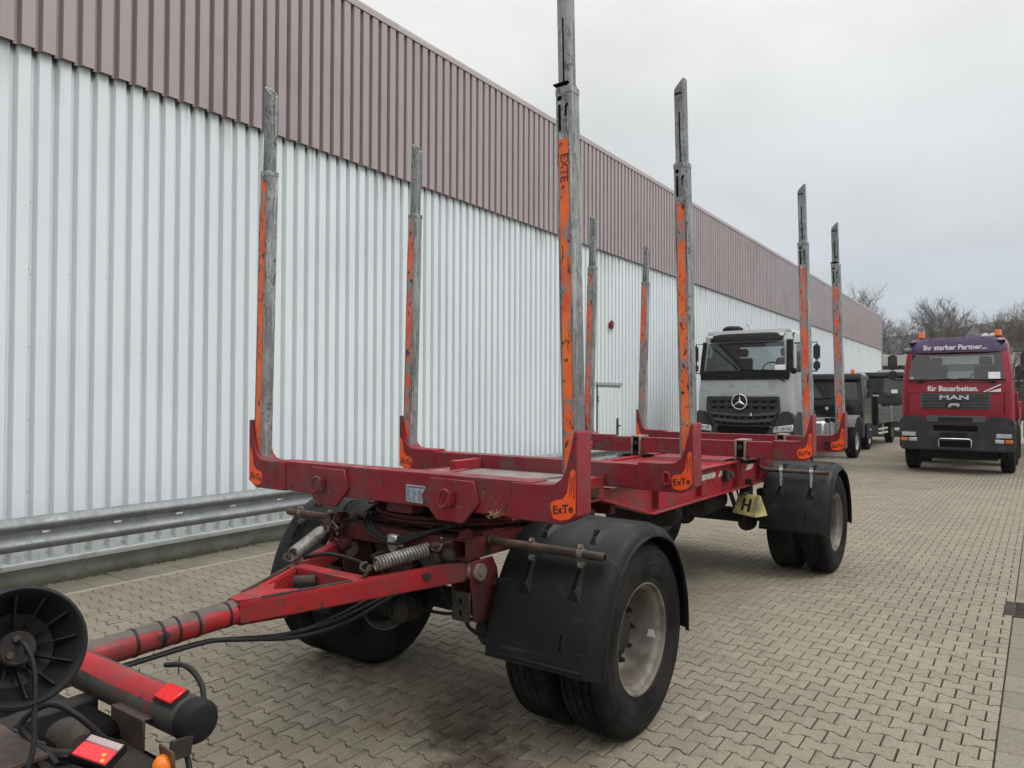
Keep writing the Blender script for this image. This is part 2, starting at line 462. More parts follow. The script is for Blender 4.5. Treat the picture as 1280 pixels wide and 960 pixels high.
# ---------------------------------------------------------------- mesh helpers
class MB:
    def __init__(s):
        s.v = []; s.f = []
    def add(s, vs, fs):
        o = len(s.v)
        s.v += [tuple(q) for q in vs]
        s.f += [tuple(i + o for i in f) for f in fs]
        return s
    def box(s, x0, x1, y0, y1, z0, z1):
        return s.add([(x0, y0, z0), (x1, y0, z0), (x1, y1, z0), (x0, y1, z0), (x0, y0, z1), (x1, y0, z1), (x1, y1, z1), (x0, y1, z1)],
                     [(0, 3, 2, 1), (4, 5, 6, 7), (0, 1, 5, 4), (1, 2, 6, 5), (2, 3, 7, 6), (3, 0, 4, 7)])
    def bar(s, p0, p1, w, h, upv=(0, 0, 1), w1=None, h1=None):
        p0, p1 = Vector(p0), Vector(p1)
        d = (p1 - p0).normalized(); u = Vector(upv)
        sx = d.cross(u)
        if sx.length < 1e-4:
            sx = d.cross(Vector((0, 1, 0)))
        sx.normalize(); u = sx.cross(d)
        vs = []
        for p, a, b in ((p0, w, h), (p1, w1 or w, h1 or h)):
            for i, j in ((-1, -1), (1, -1), (1, 1), (-1, 1)):
                vs.append(p + sx * (i * a / 2) + u * (j * b / 2))
        return s.add(vs, [(0, 1, 2, 3), (7, 6, 5, 4), (0, 4, 5, 1), (1, 5, 6, 2), (2, 6, 7, 3), (3, 7, 4, 0)])
    def cyl(s, p0, p1, r0, r1=None, n=16, cap=True):
        r1 = r0 if r1 is None else r1
        p0, p1 = Vector(p0), Vector(p1)
        d = (p1 - p0).normalized()
        a = d.orthogonal().normalized(); b = d.cross(a)
        vs = []
        for p, r in ((p0, r0), (p1, r1)):
            for i in range(n):
                t = 2 * math.pi * i / n
                vs.append(p + a * (r * math.cos(t)) + b * (r * math.sin(t)))
        fs = [(i, (i + 1) % n, n + (i + 1) % n, n + i) for i in range(n)]
        if cap:
            fs += [tuple(range(n - 1, -1, -1)), tuple(range(n, 2 * n))]
        return s.add(vs, fs)
    def path(s, pts, r, n=8, cap=True):
        pts = [Vector(p) for p in pts]
        vs = []; fs = []
        pa = None
        for i, p in enumerate(pts):
            d = (pts[min(i + 1, len(pts) - 1)] - pts[max(i - 1, 0)]).normalized()
            if pa is None:
                pa = d.orthogonal().normalized()
            pa = (pa - d * pa.dot(d)).normalized()
            b = d.cross(pa)
            rr = r[i] if isinstance(r, (list, tuple)) else r
            for j in range(n):
                t = 2 * math.pi * j / n
                vs.append(p + pa * (rr * math.cos(t)) + b * (rr * math.sin(t)))
        m = len(pts)
        for i in range(m - 1):
            for j in range(n):
                fs.append((i * n + j, i * n + (j + 1) % n, (i + 1) * n + (j + 1) % n, (i + 1) * n + j))
        if cap:
            fs += [tuple(range(n - 1, -1, -1)), tuple((m - 1) * n + j for j in range(n))]
        return s.add(vs, fs)
    def lathe(s, prof, n=40, axis='x', c=(0, 0, 0), closed=False):
        vs = []; fs = []
        m = len(prof)
        for i in range(n):
            t = 2 * math.pi * i / n
            for r, a in prof:
                if axis == 'x':
                    vs.append((c[0] + a, c[1] + r * math.cos(t), c[2] + r * math.sin(t)))
                elif axis == 'y':
                    vs.append((c[0] + r * math.cos(t), c[1] + a, c[2] - r * math.sin(t)))
                else:
                    vs.append((c[0] + r * math.cos(t), c[1] + r * math.sin(t), c[2] + a))
        for i in range(n):
            k = (i + 1) % n
            for j in range(m if closed else m - 1):
                q = (j + 1) % m
                fs.append((i * m + j, k * m + j, k * m + q, i * m + q))
        return s.add(vs, fs)
    def prism(s, poly, axis, a, b):
        n = len(poly)
        def mk(p, t):
            return {'x': (t, p[0], p[1]), 'y': (p[0], t, p[1]), 'z': (p[0], p[1], t)}[axis]
        vs = [mk(p, a) for p in poly] + [mk(p, b) for p in poly]
        fs = [tuple(range(n - 1, -1, -1)), tuple(range(n, 2 * n))] + [(i, (i + 1) % n, n + (i + 1) % n, n + i) for i in range(n)]
        return s.add(vs, fs)
    def mesh(s, name, mat, bev=0.0, smooth=38, seg=1):
        me = bpy.data.meshes.new(name)
        me.from_pydata(s.v, [], s.f)
        bm = bmesh.new(); bm.from_mesh(me)
        bmesh.ops.recalc_face_normals(bm, faces=bm.faces)
        if bev:
            es = [e for e in bm.edges if len(e.link_faces) == 2 and e.calc_face_angle(0) > R(30)]
            bmesh.ops.bevel(bm, geom=es, offset=bev, segments=seg, affect='EDGES', clamp_overlap=True)
        bm.to_mesh(me); bm.free()
        me.materials.append(MAT[mat])
        if smooth:
            me.polygons.foreach_set('use_smooth', [True] * len(me.polygons))
            me.set_sharp_from_angle(angle=R(smooth))
        return me
    def build(s, name, mat, par=None, bev=0.0, smooth=38, loc=(0, 0, 0), rot=None, seg=1):
        return link(name, s.mesh(name, mat, bev, smooth, seg), par, loc, rot)

def link(name, me, par=None, loc=(0, 0, 0), rot=None):
    o = bpy.data.objects.new(name, me)
    COL.objects.link(o)
    o.parent = par
    o.location = loc
    if rot:
        o.rotation_euler = rot
    return o
def tag(o, label=None, cat=None, group=None, kind=None):
    for k_, v_ in (('label', label), ('category', cat), ('group', group), ('kind', kind)):
        if v_:
            o[k_] = v_
    return o
def thing(name, label, cat, loc=(0, 0, 0), rz=0.0, group=None):
    o = bpy.data.objects.new(name, None)
    COL.objects.link(o)
    o.empty_display_size = .3
    o.location = loc
    o.rotation_euler = (0, 0, rz)
    return tag(o, label, cat, group)
def dup(o, par, loc=None, rot=None, scale=None):
    c = o.copy()
    COL.objects.link(c)
    c.parent = par
    if loc is not None: c.location = loc
    if rot is not None: c.rotation_euler = rot
    if scale is not None: c.scale = scale
    for ch in list(KIDS.get(o.name, [])) or [x for x in o.children]:
        dup(ch, c)
    return c
KIDS = {}
def text_mesh(body, size, mat, ext=.0008, off=0.0, name='lettering', shear=0.0):
    cu = bpy.data.curves.new('t', 'FONT')
    cu.body = body; cu.size = size; cu.extrude = ext; cu.offset = off; cu.shear = shear
    cu.align_x = 'CENTER'; cu.align_y = 'CENTER'; cu.resolution_u = 3
    ob = bpy.data.objects.new('t', cu)
    COL.objects.link(ob)
    dg = bpy.context.evaluated_depsgraph_get()
    me = bpy.data.meshes.new_from_object(ob.evaluated_get(dg))
    bpy.data.objects.remove(ob); bpy.data.curves.remove(cu)
    me.name = name
    me.materials.clear(); me.materials.append(MAT[mat])
    return me
def smoothpath(pts, n=6):
    pts = [Vector(p) for p in pts]
    out = []
    for i in range(len(pts) - 1):
        p0, p1, p2, p3 = pts[max(i - 1, 0)], pts[i], pts[i + 1], pts[min(i + 2, len(pts) - 1)]
        for j in range(n):
            t = j / n
            out.append(.5 * ((2 * p1) + (p2 - p0) * t + (2 * p0 - 5 * p1 + 4 * p2 - p3) * t * t + (3 * p1 - p0 - 3 * p2 + p3) * t ** 3))
    out.append(pts[-1])
    return out
def to_px(p):
    d = Vector(p) - CAM
    zz = d.dot(fw)
    return (640 + 924.83 * d.dot(r2) / max(zz, 1e-6), 480 - 924.83 * d.dot(u2) / max(zz, 1e-6), zz)
# ================================================================ SETTING: ground and paving
XL, XR = -4.28, 2.80                   # paving between the slab strip along the hall and the gutter
PX, PY = .1733, .1375                  # stone pitch
def yb_wall(y):                        # hall face: a straight line slightly turned against the paving rows
    return -4.884 - .0222 * y
g = MB().add([(-1300, -300, -.05), (1300, -300, -.05), (1300, 1600, -.05), (-1300, 1600, -.05)], [(0, 1, 2, 3)]).build('ground', 'field_far')
tag(g, 'flat ground reaching to the horizon', None, None, 'structure')
YF = 34.0
pv = MB().add([(-7.2, -9, -.0145), (14, -9, -.0145), (14, YF, -.0145), (-7.2, YF, -.0145)], [(0, 1, 2, 3)]).build('pavement', 'joint_sand')
tag(pv, 'grey-beige yard paving of interlocking bone-shaped concrete stones', None, None, 'structure')
pf = MB().add([(-7.2, YF, -.004), (40, YF, -.004), (40, 72, -.004), (-7.2, 72, -.004)], [(0, 1, 2, 3)]).build('paving_beyond', 'paving_far', pv)

def stone_outline(hx, h, A):
    top = [(-hx, h + A), (-.64 * hx, h + .72 * A), (-.28 * hx, h - A), (.28 * hx, h - A), (.64 * hx, h + .72 * A), (hx, h + A)]
    return top + [(x, -y) for x, y in reversed(top)]
HX, HY, AA = PX / 2 - .0043, PY / 2 - .0043, .0155
OUT = stone_outline(HX, HY, AA)
INN = stone_outline(HX - .004, HY - .004, AA)
def stone_geo(cx, cy, dz, tx, ty, x0=None, x1=None, detail=True):
    def P(p, z):
        x, y = p
        if x0 is not None:
            x = max(x0, min(x1, cx + x)) - cx
        return (cx + x, cy + y, z + dz + x * tx + y * ty)
    n = len(OUT)
    if detail:
        vs = [P(p, 0.0) for p in INN] + [P(p, -.0035) for p in OUT] + [P(p, -.020) for p in OUT]
        fs = [tuple(range(n - 1, -1, -1))]
        for a in (0, n):
            fs += [(a + i, a + (i + 1) % n, a + n + (i + 1) % n, a + n + i) for i in range(n)]
    else:
        vs = [P(p, 0.0) for p in INN] + [P(p, -.020) for p in OUT]
        fs = [tuple(range(n - 1, -1, -1))] + [(i, (i + 1) % n, n + (i + 1) % n, n + i) for i in range(n)]
    return vs, fs
cand = []
rows = int((YF + 3.0) / PY)
rs = random.Random(3)
for r_ in range(rows):
    cy = -3.0 + r_ * PY + .036
    off = (r_ % 2) * PX / 2
    ncol = int((XR - XL) / PX) + 3
    for c_ in range(ncol):
        cx = XL - .09 + off + c_ * PX
        if cx - HX > XR or cx + HX < XL:
            continue
        px, py, zz = to_px((cx, cy, 0))
        if zz < .5 or px < -260 or px > 1500 or py > 1250:
            continue
        cand.append((cx, cy, px, py, zz))
# stones hidden behind the wheels, the drawbar and the towing truck are left to the mass
def shown(c):
    x, y, px, py, zz = c
    if not (2 < px < 1250 and py < 955): return False
    if px < 275 and py > 735: return False
    if 600 < px < 860 and 700 < py < 930: return False
    return x - HX > XL and x + HX < XR
near = sorted([c for c in cand if shown(c)], key=lambda c: c[4])[:300]
nearset = set((round(c[0], 4), round(c[1], 4)) for c in near)
vs0, fs0 = stone_geo(0, 0, 0, 0, 0)
variants = []
for k_ in range(3):
    mb = MB().add([(x + rs.uniform(-.0008, .0008), y + rs.uniform(-.0008, .0008), z_) for x, y, z_ in vs0], fs0)
    variants.append(mb.mesh('paving_stone', 'paver_single', 0, 40))
for c in near:
    o = link('paving_stone', variants[rs.randrange(3)], pv, (c[0] + rs.uniform(-.0012, .0012), c[1] + rs.uniform(-.0012, .0012), rs.uniform(-.0014, .0014)))
    o.rotation_euler = (rs.gauss(0, .008), rs.gauss(0, .008), rs.choice((0, math.pi)) + rs.gauss(0, .006))
V = []; F = []; T = []
for cx, cy, px, py, zz in cand:
    if (round(cx, 4), round(cy, 4)) in nearset:
        continue
    vs_, fs_ = stone_geo(cx + rs.uniform(-.001, .001), cy + rs.uniform(-.001, .001), rs.uniform(-.0014, .0014), rs.gauss(0, .008), rs.gauss(0, .008), XL + .003, XR - .003, zz < 15)
    o_ = len(V); V += vs_; F += [tuple(i + o_ for i in f) for f in fs_]
    T += [rs.random() if rs.random() > .05 else rs.choice((-.5, 1.4))] * len(vs_)
def mass(name, V, F, T, mat, par):
    me = bpy.data.meshes.new(name)
    me.from_pydata(V, [], F)
    at = me.attributes.new('tone', 'FLOAT', 'POINT')
    at.data.foreach_set('value', T)
    me.materials.append(MAT[mat])
    bm = bmesh.new(); bm.from_mesh(me); bmesh.ops.recalc_face_normals(bm, faces=bm.faces); bm.to_mesh(me); bm.free()
    o = link(name, me, par)
    o['kind'] = 'stuff'
    return o
mass('paving_stones', V, F, T, 'paver_mass', pv)

# gutter of flat slabs, then paving again on its far side
V = []; F = []; T = []
def slab(x0, x1, y0, y1, dz, tilt=0.0):
    mb = MB()
    g_ = .003
    a = [(x0 + g_, y0 + g_), (x1 - g_, y0 + g_), (x1 - g_, y1 - g_), (x0 + g_, y1 - g_)]
    b = [(x0 + .007, y0 + .007), (x1 - .007, y0 + .007), (x1 - .007, y1 - .007), (x0 + .007, y1 - .007)]
    vs_ = [(x, y, dz + tilt * (x - x0)) for x, y in b] + [(x, y, dz - .004) for x, y in a] + [(x, y, -.016) for x, y in a]
    fs_ = [(0, 1, 2, 3)]
    for o_ in (0, 4):
        fs_ += [(o_ + i, o_ + 4 + i, o_ + 4 + (i + 1) % 4, o_ + (i + 1) % 4) for i in range(4)]
    return vs_, fs_
gut = bpy.data.objects.new('gutter', None)
gm = MB().add([(2.8, -3, -.0095), (3.32, -3, -.0095), (3.32, YF, -.0095), (2.8, YF, -.0095)], [(0, 1, 2, 3)])
gut = gm.build('gutter', 'joint_sand')
tag(gut, 'straight gutter strip of flat concrete slabs along the yard', None, None, 'structure')
y = -2.0
while y < YF - .4:
    L_ = rs.choice((.30, .33, .36))
    for x0 in (2.802, 3.06):
        if not (4.50 < y + L_ and y < 5.14):
            vs_, fs_ = slab(x0, x0 + .256, y, y + L_, rs.uniform(-.004, -.001))
            if y < 9 and x0 < 3:
                MB().add(vs_, fs_).build('gutter_slab', 'slab_stone', gut, 0, 40)
            else:
                o_ = len(V); V += vs_; F += [tuple(i + o_ for i in f) for f in fs_]; T += [rs.random()] * len(vs_)
    y += L_
for yy in (4.50, 5.14):
    pass
vs_, fs_ = slab(2.802, 3.318, 5.13, 5.32, -.002); MB().add(vs_, fs_).build('gutter_slab', 'slab_stone', gut, 0, 40)
vs_, fs_ = slab(2.802, 3.318, 4.28, 4.56, -.002); MB().add(vs_, fs_).build('gutter_slab', 'slab_stone', gut, 0, 40)
for r_ in range(int((YF + 2) / PY)):
    cy = -2 + r_ * PY
    for c_ in range(26 if cy < 14 else 0):
        cx = 3.41 + (r_ % 2) * PX / 2 + c_ * PX
        vs_, fs_ = stone_geo(cx, cy, rs.uniform(-.0014, .0014), 0, 0, 3.322, 99, False)
        o_ = len(V); V += vs_; F += [tuple(i + o_ for i in f) for f in fs_]; T += [rs.random()] * len(vs_)
mass('paving_across_gutter', V, F, T, 'slab_mass', gut)

# storm drain in the gutter
dg_ = thing('drain_grate', 'iron storm drain grate set in the gutter at the right edge', 'drain', (2.93, 4.845, 0))
MB().box(-.20, .22, -.26, .26, -.10, -.03).build('sump', 'slot_black', dg_, .002)
fr_ = MB()
for a in ((-.20, .22, -.265, -.235), (-.20, .22, .235, .265), (-.20, -.115, -.235, .235), (.195, .22, -.235, .235)):
    fr_.box(a[0], a[1], a[2], a[3], -.03, .001)
fr_.build('frame', 'cast_iron', dg_, .003)
for i in range(9):
    MB().box(-.112, .192, -.226 + i * .0515, -.196 + i * .0515, -.03, -.002).build('bar', 'cast_iron', dg_, .003)
for i in range(5):
    MB().box(-.185, -.13, -.2 + i * .085, -.15 + i * .085, .001, .004).build('rib', 'cast_iron', dg_, .001)

# slab strip along the foot of the hall
st_ = MB().add([(yb_wall(-9), -9, -.0095), (XL, -9, -.0095), (XL, YF, -.0095), (yb_wall(YF), YF, -.0095)], [(0, 1, 2, 3)]).build('footpath', 'joint_sand')
tag(st_, 'dull strip of square slabs along the foot of the hall', None, None, 'structure')
y = -4.0
V = []; F = []; T = []
while y < YF - .5:
    for j in range(2):
        xa = yb_wall(y) + .0 ; w_ = (XL - .075 - xa) / 2
        vs_, fs_ = slab(xa + j * w_, xa + (j + 1) * w_, y, y + .30, rs.uniform(-.006, -.001))
        if -2 < y < 9:
            MB().add(vs_, fs_).build('slab', 'slab_stone', st_, 0, 40)
        else:
            o_ = len(V); V += vs_; F += [tuple(i + o_ for i in f) for f in fs_]; T += [rs.random()] * len(vs_)
    vs_, fs_ = slab(XL - .072, XL - .002, y, y + .30, rs.uniform(.0, .003))
    if y < 9:
        MB().add(vs_, fs_).build('edging_stone', 'pale_edging', st_, 0, 40)
    else:
        o_ = len(V); V += vs_; F += [tuple(i + o_ for i in f) for f in fs_]; T += [rs.random()] * len(vs_)
    y += .30
mass('slabs_further_on', V, F, T, 'slab_mass', st_)
# moss in the corner between slabs and plinth
V = []; F = []
for i in range(5200):
    y = rs.uniform(-4, 16)
    d = noise.noise(Vector((y * 1.7, 0, 3))) * .5 + .5
    if rs.random() > d * 1.1: continue
    x = yb_wall(y) + .012 + abs(rs.gauss(0, .035)) * (.5 + d)
    r_ = rs.uniform(.006, .018); hh = rs.uniform(.003, .014)
    o_ = len(V)
    n_ = 5
    for j in range(n_):
        t = 2 * math.pi * j / n_ + i
        V.append((x + r_ * math.cos(t), y + r_ * math.sin(t), -.003))
    V.append((x + rs.uniform(-.004, .004), y, hh))
    F += [(o_ + j, o_ + (j + 1) % n_, o_ + n_) for j in range(n_)]
me = bpy.data.meshes.new('moss'); me.from_pydata(V, [], F); me.materials.append(MAT['moss'])
tag(link('moss', me), 'dark green moss along the foot of the concrete plinth', 'moss', None, 'stuff')

# ================================================================ THE HALL
hall = thing('industrial_hall', 'long industrial hall with white ribbed cladding below and brown ribbed cladding above', 'building', (-4.884, 0, 0), .0222)
Y0, Y1 = -13.3, 53.55
PER = .1842
def rib_profile(depth, flat, slope):
    """one period, y offset and x offset: outer flat, slope in, recess, slope out"""
    rec = PER - flat - 2 * slope
    return [(0, 0), (flat, 0), (flat + slope, -depth), (flat + slope + rec, -depth), (PER, 0)]
def sheet_mesh(name, n, z0, z1, depth, flat, slope, mat, x=0.0, th=.0015):
    pts = []
    for i in range(n):
        for j, (a, b) in enumerate(rib_profile(depth, flat, slope)):
            if j == 4 and i < n - 1: continue
            pts.append((i * PER + a, x + b))
    mb = MB()
    m = len(pts)
    vs = [(b, a, z0) for a, b in pts] + [(b, a, z1) for a, b in pts] + [(b - .012, a, z0) for a, b in pts]
    fs = [(i, i + 1, m + i + 1, m + i) for i in range(m - 1)] + [(2 * m + i, 2 * m + i + 1, i + 1, i) for i in range(m - 1)]
    mb.add(vs, fs)
    return mb.mesh(name, mat, 0, 0)
NS = 6
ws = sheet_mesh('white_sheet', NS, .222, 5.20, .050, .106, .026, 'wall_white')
bs = sheet_mesh('brown_sheet', NS, 5.165, 7.40, .060, .116, .013, 'wall_brown', .062)
wn_ = int((Y1 - Y0) / (PER * NS)) + 1
cov = PER * NS
Y1 = Y0 + wn_ * cov
DY0, DY1, DZ = 11.70, 12.83, 2.12
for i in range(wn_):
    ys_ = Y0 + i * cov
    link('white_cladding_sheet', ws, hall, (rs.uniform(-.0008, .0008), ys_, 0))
    link('brown_cladding_sheet', bs, hall, (rs.uniform(-.0008, .0008), ys_, 0))
# screws at the sheet laps and along the foot
sm_ = MB()
for i in range(wn_):
    for k_ in range(NS):
        yy = Y0 + i * cov + k_ * PER + .106 + .026 + .012
        if yy < 22:
            sm_.cyl((-.050, yy, .285), (-.046, yy, .285), .005, n=6)
        if k_ == 0 and yy < 16:
            for zz in (.9, 1.6, 2.3, 3.0, 3.7, 4.4):
                sm_.cyl((-.050, yy + .0, zz), (-.046, yy, zz), .0045, n=6)
        if yy < 9 and k_ % 2 == 0:
            sm_.cyl((-.050, yy - .012, 3.05), (-.045, yy - .012, 3.05), .006, n=6)
o = sm_.build('screw_heads', 'screw_dark', hall, 0, 0); o['kind'] = 'stuff'
MB().box(-.32, -.068, Y0, Y1, .24, 7.38).build('wall_core', 'trim_grey', hall)
MB().prism([(-.34, 0 - .3), (-.012, -.3), (-.012, .186), (-.34, .186)], 'y', Y0, Y1).build('plinth', 'concrete_plinth', hall, .006)
nseg = 11
for i in range(nseg):
    a = Y0 + (Y1 - Y0) * i / nseg; b_ = Y0 + (Y1 - Y0) * (i + 1) / nseg - .004
    MB().prism([(-.05, .205), (.022, .180), (.024, .186), (.024, .228), (-.05, .246)], 'y', a, b_).build('base_flashing', 'flashing_white', hall, .001)
    MB().prism([(-.34, 7.405), (.070, 7.405), (.074, 7.40), (.074, 7.50), (.064, 7.512), (-.34, 7.50)], 'y', a, b_).build('roof_capping', 'wall_cap', hall, .003)
MB().box(-26, -.30, Y0, Y1, 7.2, 7.46).build('roof', 'roof_felt', hall)
MB().box(-26, -.31, Y1 - .25, Y1 - .02, .0, 7.36).build('end_wall', 'wall_brown', hall)
MB().box(-26, -.31, Y0 + .02, Y0 + .25, .0, 7.36).build('end_wall', 'wall_brown', hall)
for yy in (Y1,):
    MB().box(-.30, .06, yy, yy + .03, .2, 7.40).build('corner_trim', 'wall_cap', hall, .004)
# steel door
dr = MB()
dr.box(.004, .016, DY0 + .03, DY1, .26, DZ - .07)
for i in range(6):
    y_ = DY0 + .075 + i * PER
    dr.box(.016, .026, y_, y_ + .112, .30, DZ - .12)
door = dr.build('door', 'door_grey', hall, .003)
MB().box(.002, .052, DY0 - .06, DY1 + .09, DZ - .02, DZ + .05).build('door_lintel', 'trim_grey', hall, .004)
MB().box(.002, .010, DY0 - .02, DY0 + .03, .24, DZ - .02).build('door_joint', 'handle_dark', hall)
MB().box(.026, .034, DY1 - .20, DY1 - .09, .93, 1.33).build('door_handle_plate', 'handle_dark', door, .004)
MB().box(.034, .075, DY1 - .17, DY1 - .14, 1.14, 1.17).box(.06, .075, DY1 - .17, DY1 - .05, 1.14, 1.17).build('handle', 'handle_dark', door, .004)
for zz in (1.72, 1.80):
    MB().box(.012, .034, DY0 + .0, DY0 + .03, zz, zz + .05).build('hinge', 'handle_dark', door, .002)

# alarm siren on the wall
al = thing('alarm_siren', 'small red alarm siren on the white cladding above the door', 'alarm', (-5.155, 12.32, 3.5), .0222)
MB().lathe([(0, 0), (.10, 0), (.115, .02), (.115, .045), (.085, .085), (.05, .10), (0, .10)], 20, 'x').build('base', 'alarm_red', al)
MB().prism([(-.07, -.12), (.07, -.12), (.10, -.04), (.10, .10), (.05, .15), (-.05, .15), (-.10, .10), (-.10, -.04)], 'x', .05, .14).build('cover', 'alarm_red', al, .02, seg=2)
MB().cyl((.09, 0, -.19), (.09, 0, -.12), .022, n=10).build('lens', 'alarm_red', al)
al.scale = (.62, .62, .72)

# ---------------------------------------------------------------- guard rail in front of the hall
rail = thing('guard_rail', 'galvanised steel guard rail running along the hall', 'guard rail', (-4.884, 0, 0), .0222)
RX, RZ = .335, .43
def wprof():
    # W section, (x, z): two rounded humps towards the yard and a valley between them
    pts = [(-.004, .000), (.022, .004), (.044, .012), (.074, .050), (.082, .068), (.074, .086), (.020, .122), (.006, .132)]
    top = [(x, .31 - z) for x, z in reversed(pts)]
    return pts, top
lo, hi = wprof()
SEGL, SP = 3.96, .66
def rail_mesh():
    mb = MB()
    for prof in (lo, hi):
        m = len(prof)
        for off in (0.0, -.004):
            vs = [(x + off, y_, z) for y_ in (0, SEGL) for x, z in prof]
            mb.add(vs, [(i, i + 1, m + i + 1, m + i) for i in range(m - 1)])
    # valley floor with real slots
    x = .006; z0, z1 = .132, .178
    a = 0.0
    for i in range(6):
        s0 = .30 + i * SP; s1 = s0 + .075
        mb.add([(x, a, z0), (x, s0, z0), (x, s0, z1), (x, a, z1)], [(0, 1, 2, 3)])
        mb.add([(x, s0, z0), (x, s1, z0), (x, s1, .1465), (x, s0, .1465)], [(0, 1, 2, 3)])
        mb.add([(x, s0, .1635), (x, s1, .1635), (x, s1, z1), (x, s0, z1)], [(0, 1, 2, 3)])
        a = s1
    mb.add([(x, a, z0), (x, SEGL, z0), (x, SEGL, z1), (x, a, z1)], [(0, 1, 2, 3)])
    # top and bottom rolled edges
    mb.cyl((-.003, 0, .003), (-.003, SEGL, .003), .004, n=6).cyl((-.003, 0, .307), (-.003, SEGL, .307), .004, n=6)
    return mb.mesh('rail_beam', 'galvanised_rail', 0, 50)
rmesh = rail_mesh()
y = -10.62
i = 0
while y < 13.5:
    link('rail_beam', rmesh, rail, (RX + (i % 2) * .005, y - .16, RZ - .02))
    for q in (2.40,):
        yy = y + q
        if abs(yy) < 60:
            pm = MB()
            pm.box(RX - .150, RX - .142, yy - .05, yy + .05, -.3, RZ + .27).box(RX - .142, RX - .105, yy - .05, yy - .043, -.3, RZ + .27).box(RX - .142, RX - .105, yy + .043, yy + .05, -.3, RZ + .27)
            pm.box(RX - .105, RX - .004, yy - .04, yy + .04, RZ + .08, RZ + .20)
            pm.build('post', 'galvanised_rail', rail, .002)
    y += SEGL; i += 1
# ================================================================ THE LOG TRAILER
tr_ = thing('log_trailer', 'red two-axle log trailer with eight tall steel stakes standing empty', 'trailer', (0, 0, 0))
BY = [0.0, 1.408, 4.351, 5.745]
ZB = 1.24
# ---- stake pieces (built once for the side at +x, mirrored for the other)
LEAN = R(1.35)
def rrect(hx, hy, c):
    return [(-hx + c, -hy), (hx - c, -hy), (hx, -hy + c), (hx, hy - c), (hx - c, hy), (-hx + c, hy), (-hx, hy - c), (-hx, -hy + c)]
def tube_z(mb, sec, z0, z1, wall_=.008, slant=None, cap0=True):
    """hollow tube up z; slant: function x -> top z"""
    n = len(sec)
    hx = max(abs(p[0]) for p in sec); hy = max(abs(p[1]) for p in sec)
    inn = [(x * (hx - wall_) / hx, y * (hy - wall_) / hy) for x, y in sec]
    tz = slant or (lambda x: z1)
    vs = [(x, y, z0) for x, y in sec] + [(x, y, tz(x)) for x, y in sec] + [(x, y, tz(x)) for x, y in inn] + [(x, y, tz(x) - .25) for x, y in inn]
    fs = []
    for a in (0, n, 2 * n):
        fs += [(a + i, a + (i + 1) % n, a + n + (i + 1) % n, a + n + i) for i in range(n)]
    fs += [tuple(3 * n + i for i in range(n))]
    mb.add(vs, fs)
    return mb
SB = 1.205                    # stake axis at bolster level
SEC = rrect(.045, .043, .010)
SEX = rrect(.034, .034, .009)
ZLOW = 3.325 - ZB
stake_m = tube_z(MB(), SEC, .10, ZLOW).mesh('stake', 'galvanised_stake', 0, 30)
ext_m = {}
def ext_mesh(sign):
    return tube_z(MB(), SEX, ZLOW - .30, 3.88 - ZB, .006, lambda x: (3.845 - ZB) + sign * x * 1.0).mesh('stake_extension', 'galvanised_extension', 0, 30)
ext_m[1] = ext_mesh(1); ext_m[-1] = ext_mesh(-1)
lip_m = MB().prism(rrect(.0475, .0455, .011), 'z', ZLOW - .035, ZLOW - .004).mesh('stake_collar', 'galvanised_stake', .003, 30)
strip_m = MB().box(-.026, .026, -.0455, -.0436, .20, 3.07 - ZB)
strip_m = {0: strip_m.mesh('orange_strip', 'orange_strip', .0006, 0), 1: MB().box(-.026, .026, -.0455, -.0436, .20, 3.07 - ZB).mesh('orange_strip', 'orange_strip_worn', .0006, 0)}
edge_m = MB().box(-.037, -.029, -.0465, -.0436, .22, 3.10 - ZB).box(.029, .037, -.0465, -.0436, .22, 3.10 - ZB).mesh('strip_edge', 'galvanised_stake', .001, 0)
# latch window: dark keyhole slots near the head of the stake
def disc(mb, cx, cz, r, y0, y1, n=14):
    return mb.prism([(cx + r * math.cos(2 * math.pi * i / n), cz + r * math.sin(2 * math.pi * i / n)) for i in range(n)], 'y', y0, y1)
lm = MB()
disc(lm, -.018, ZLOW - .055, .013, -.0446, -.041)
lm.box(-.026, -.012, -.0446, -.041, ZLOW - .215, ZLOW - .085)
lm.prism([(.010, ZLOW - .10), (.018, ZLOW - .085), (.028, ZLOW - .085), (.028, ZLOW - .10), (.020, ZLOW - .11), (.018, ZLOW - .15), (.010, ZLOW - .15)], 'y', -.0446, -.041)
latch_m = lm.mesh('latch_slot', 'slot_black', 0, 0)
worn_m = MB().prism([(-.030, ZLOW - .22), (.030, ZLOW - .22), (.028, ZLOW - .08), (.0, ZLOW - .03), (-.030, ZLOW - .03)], 'y', -.0440, -.0425).mesh('latch_plate', 'galvanised_extension', .0005, 0)
notch_m = {s: MB().box(-.030, .022, -.0346, -.031, 3.775 - ZB, 3.787 - ZB).box(-.003, .006, -.0344, -.031, 3.34 - ZB, 3.66 - ZB).mesh('extension_groove', 'slot_black', 0, 0) for s in (1, -1)}
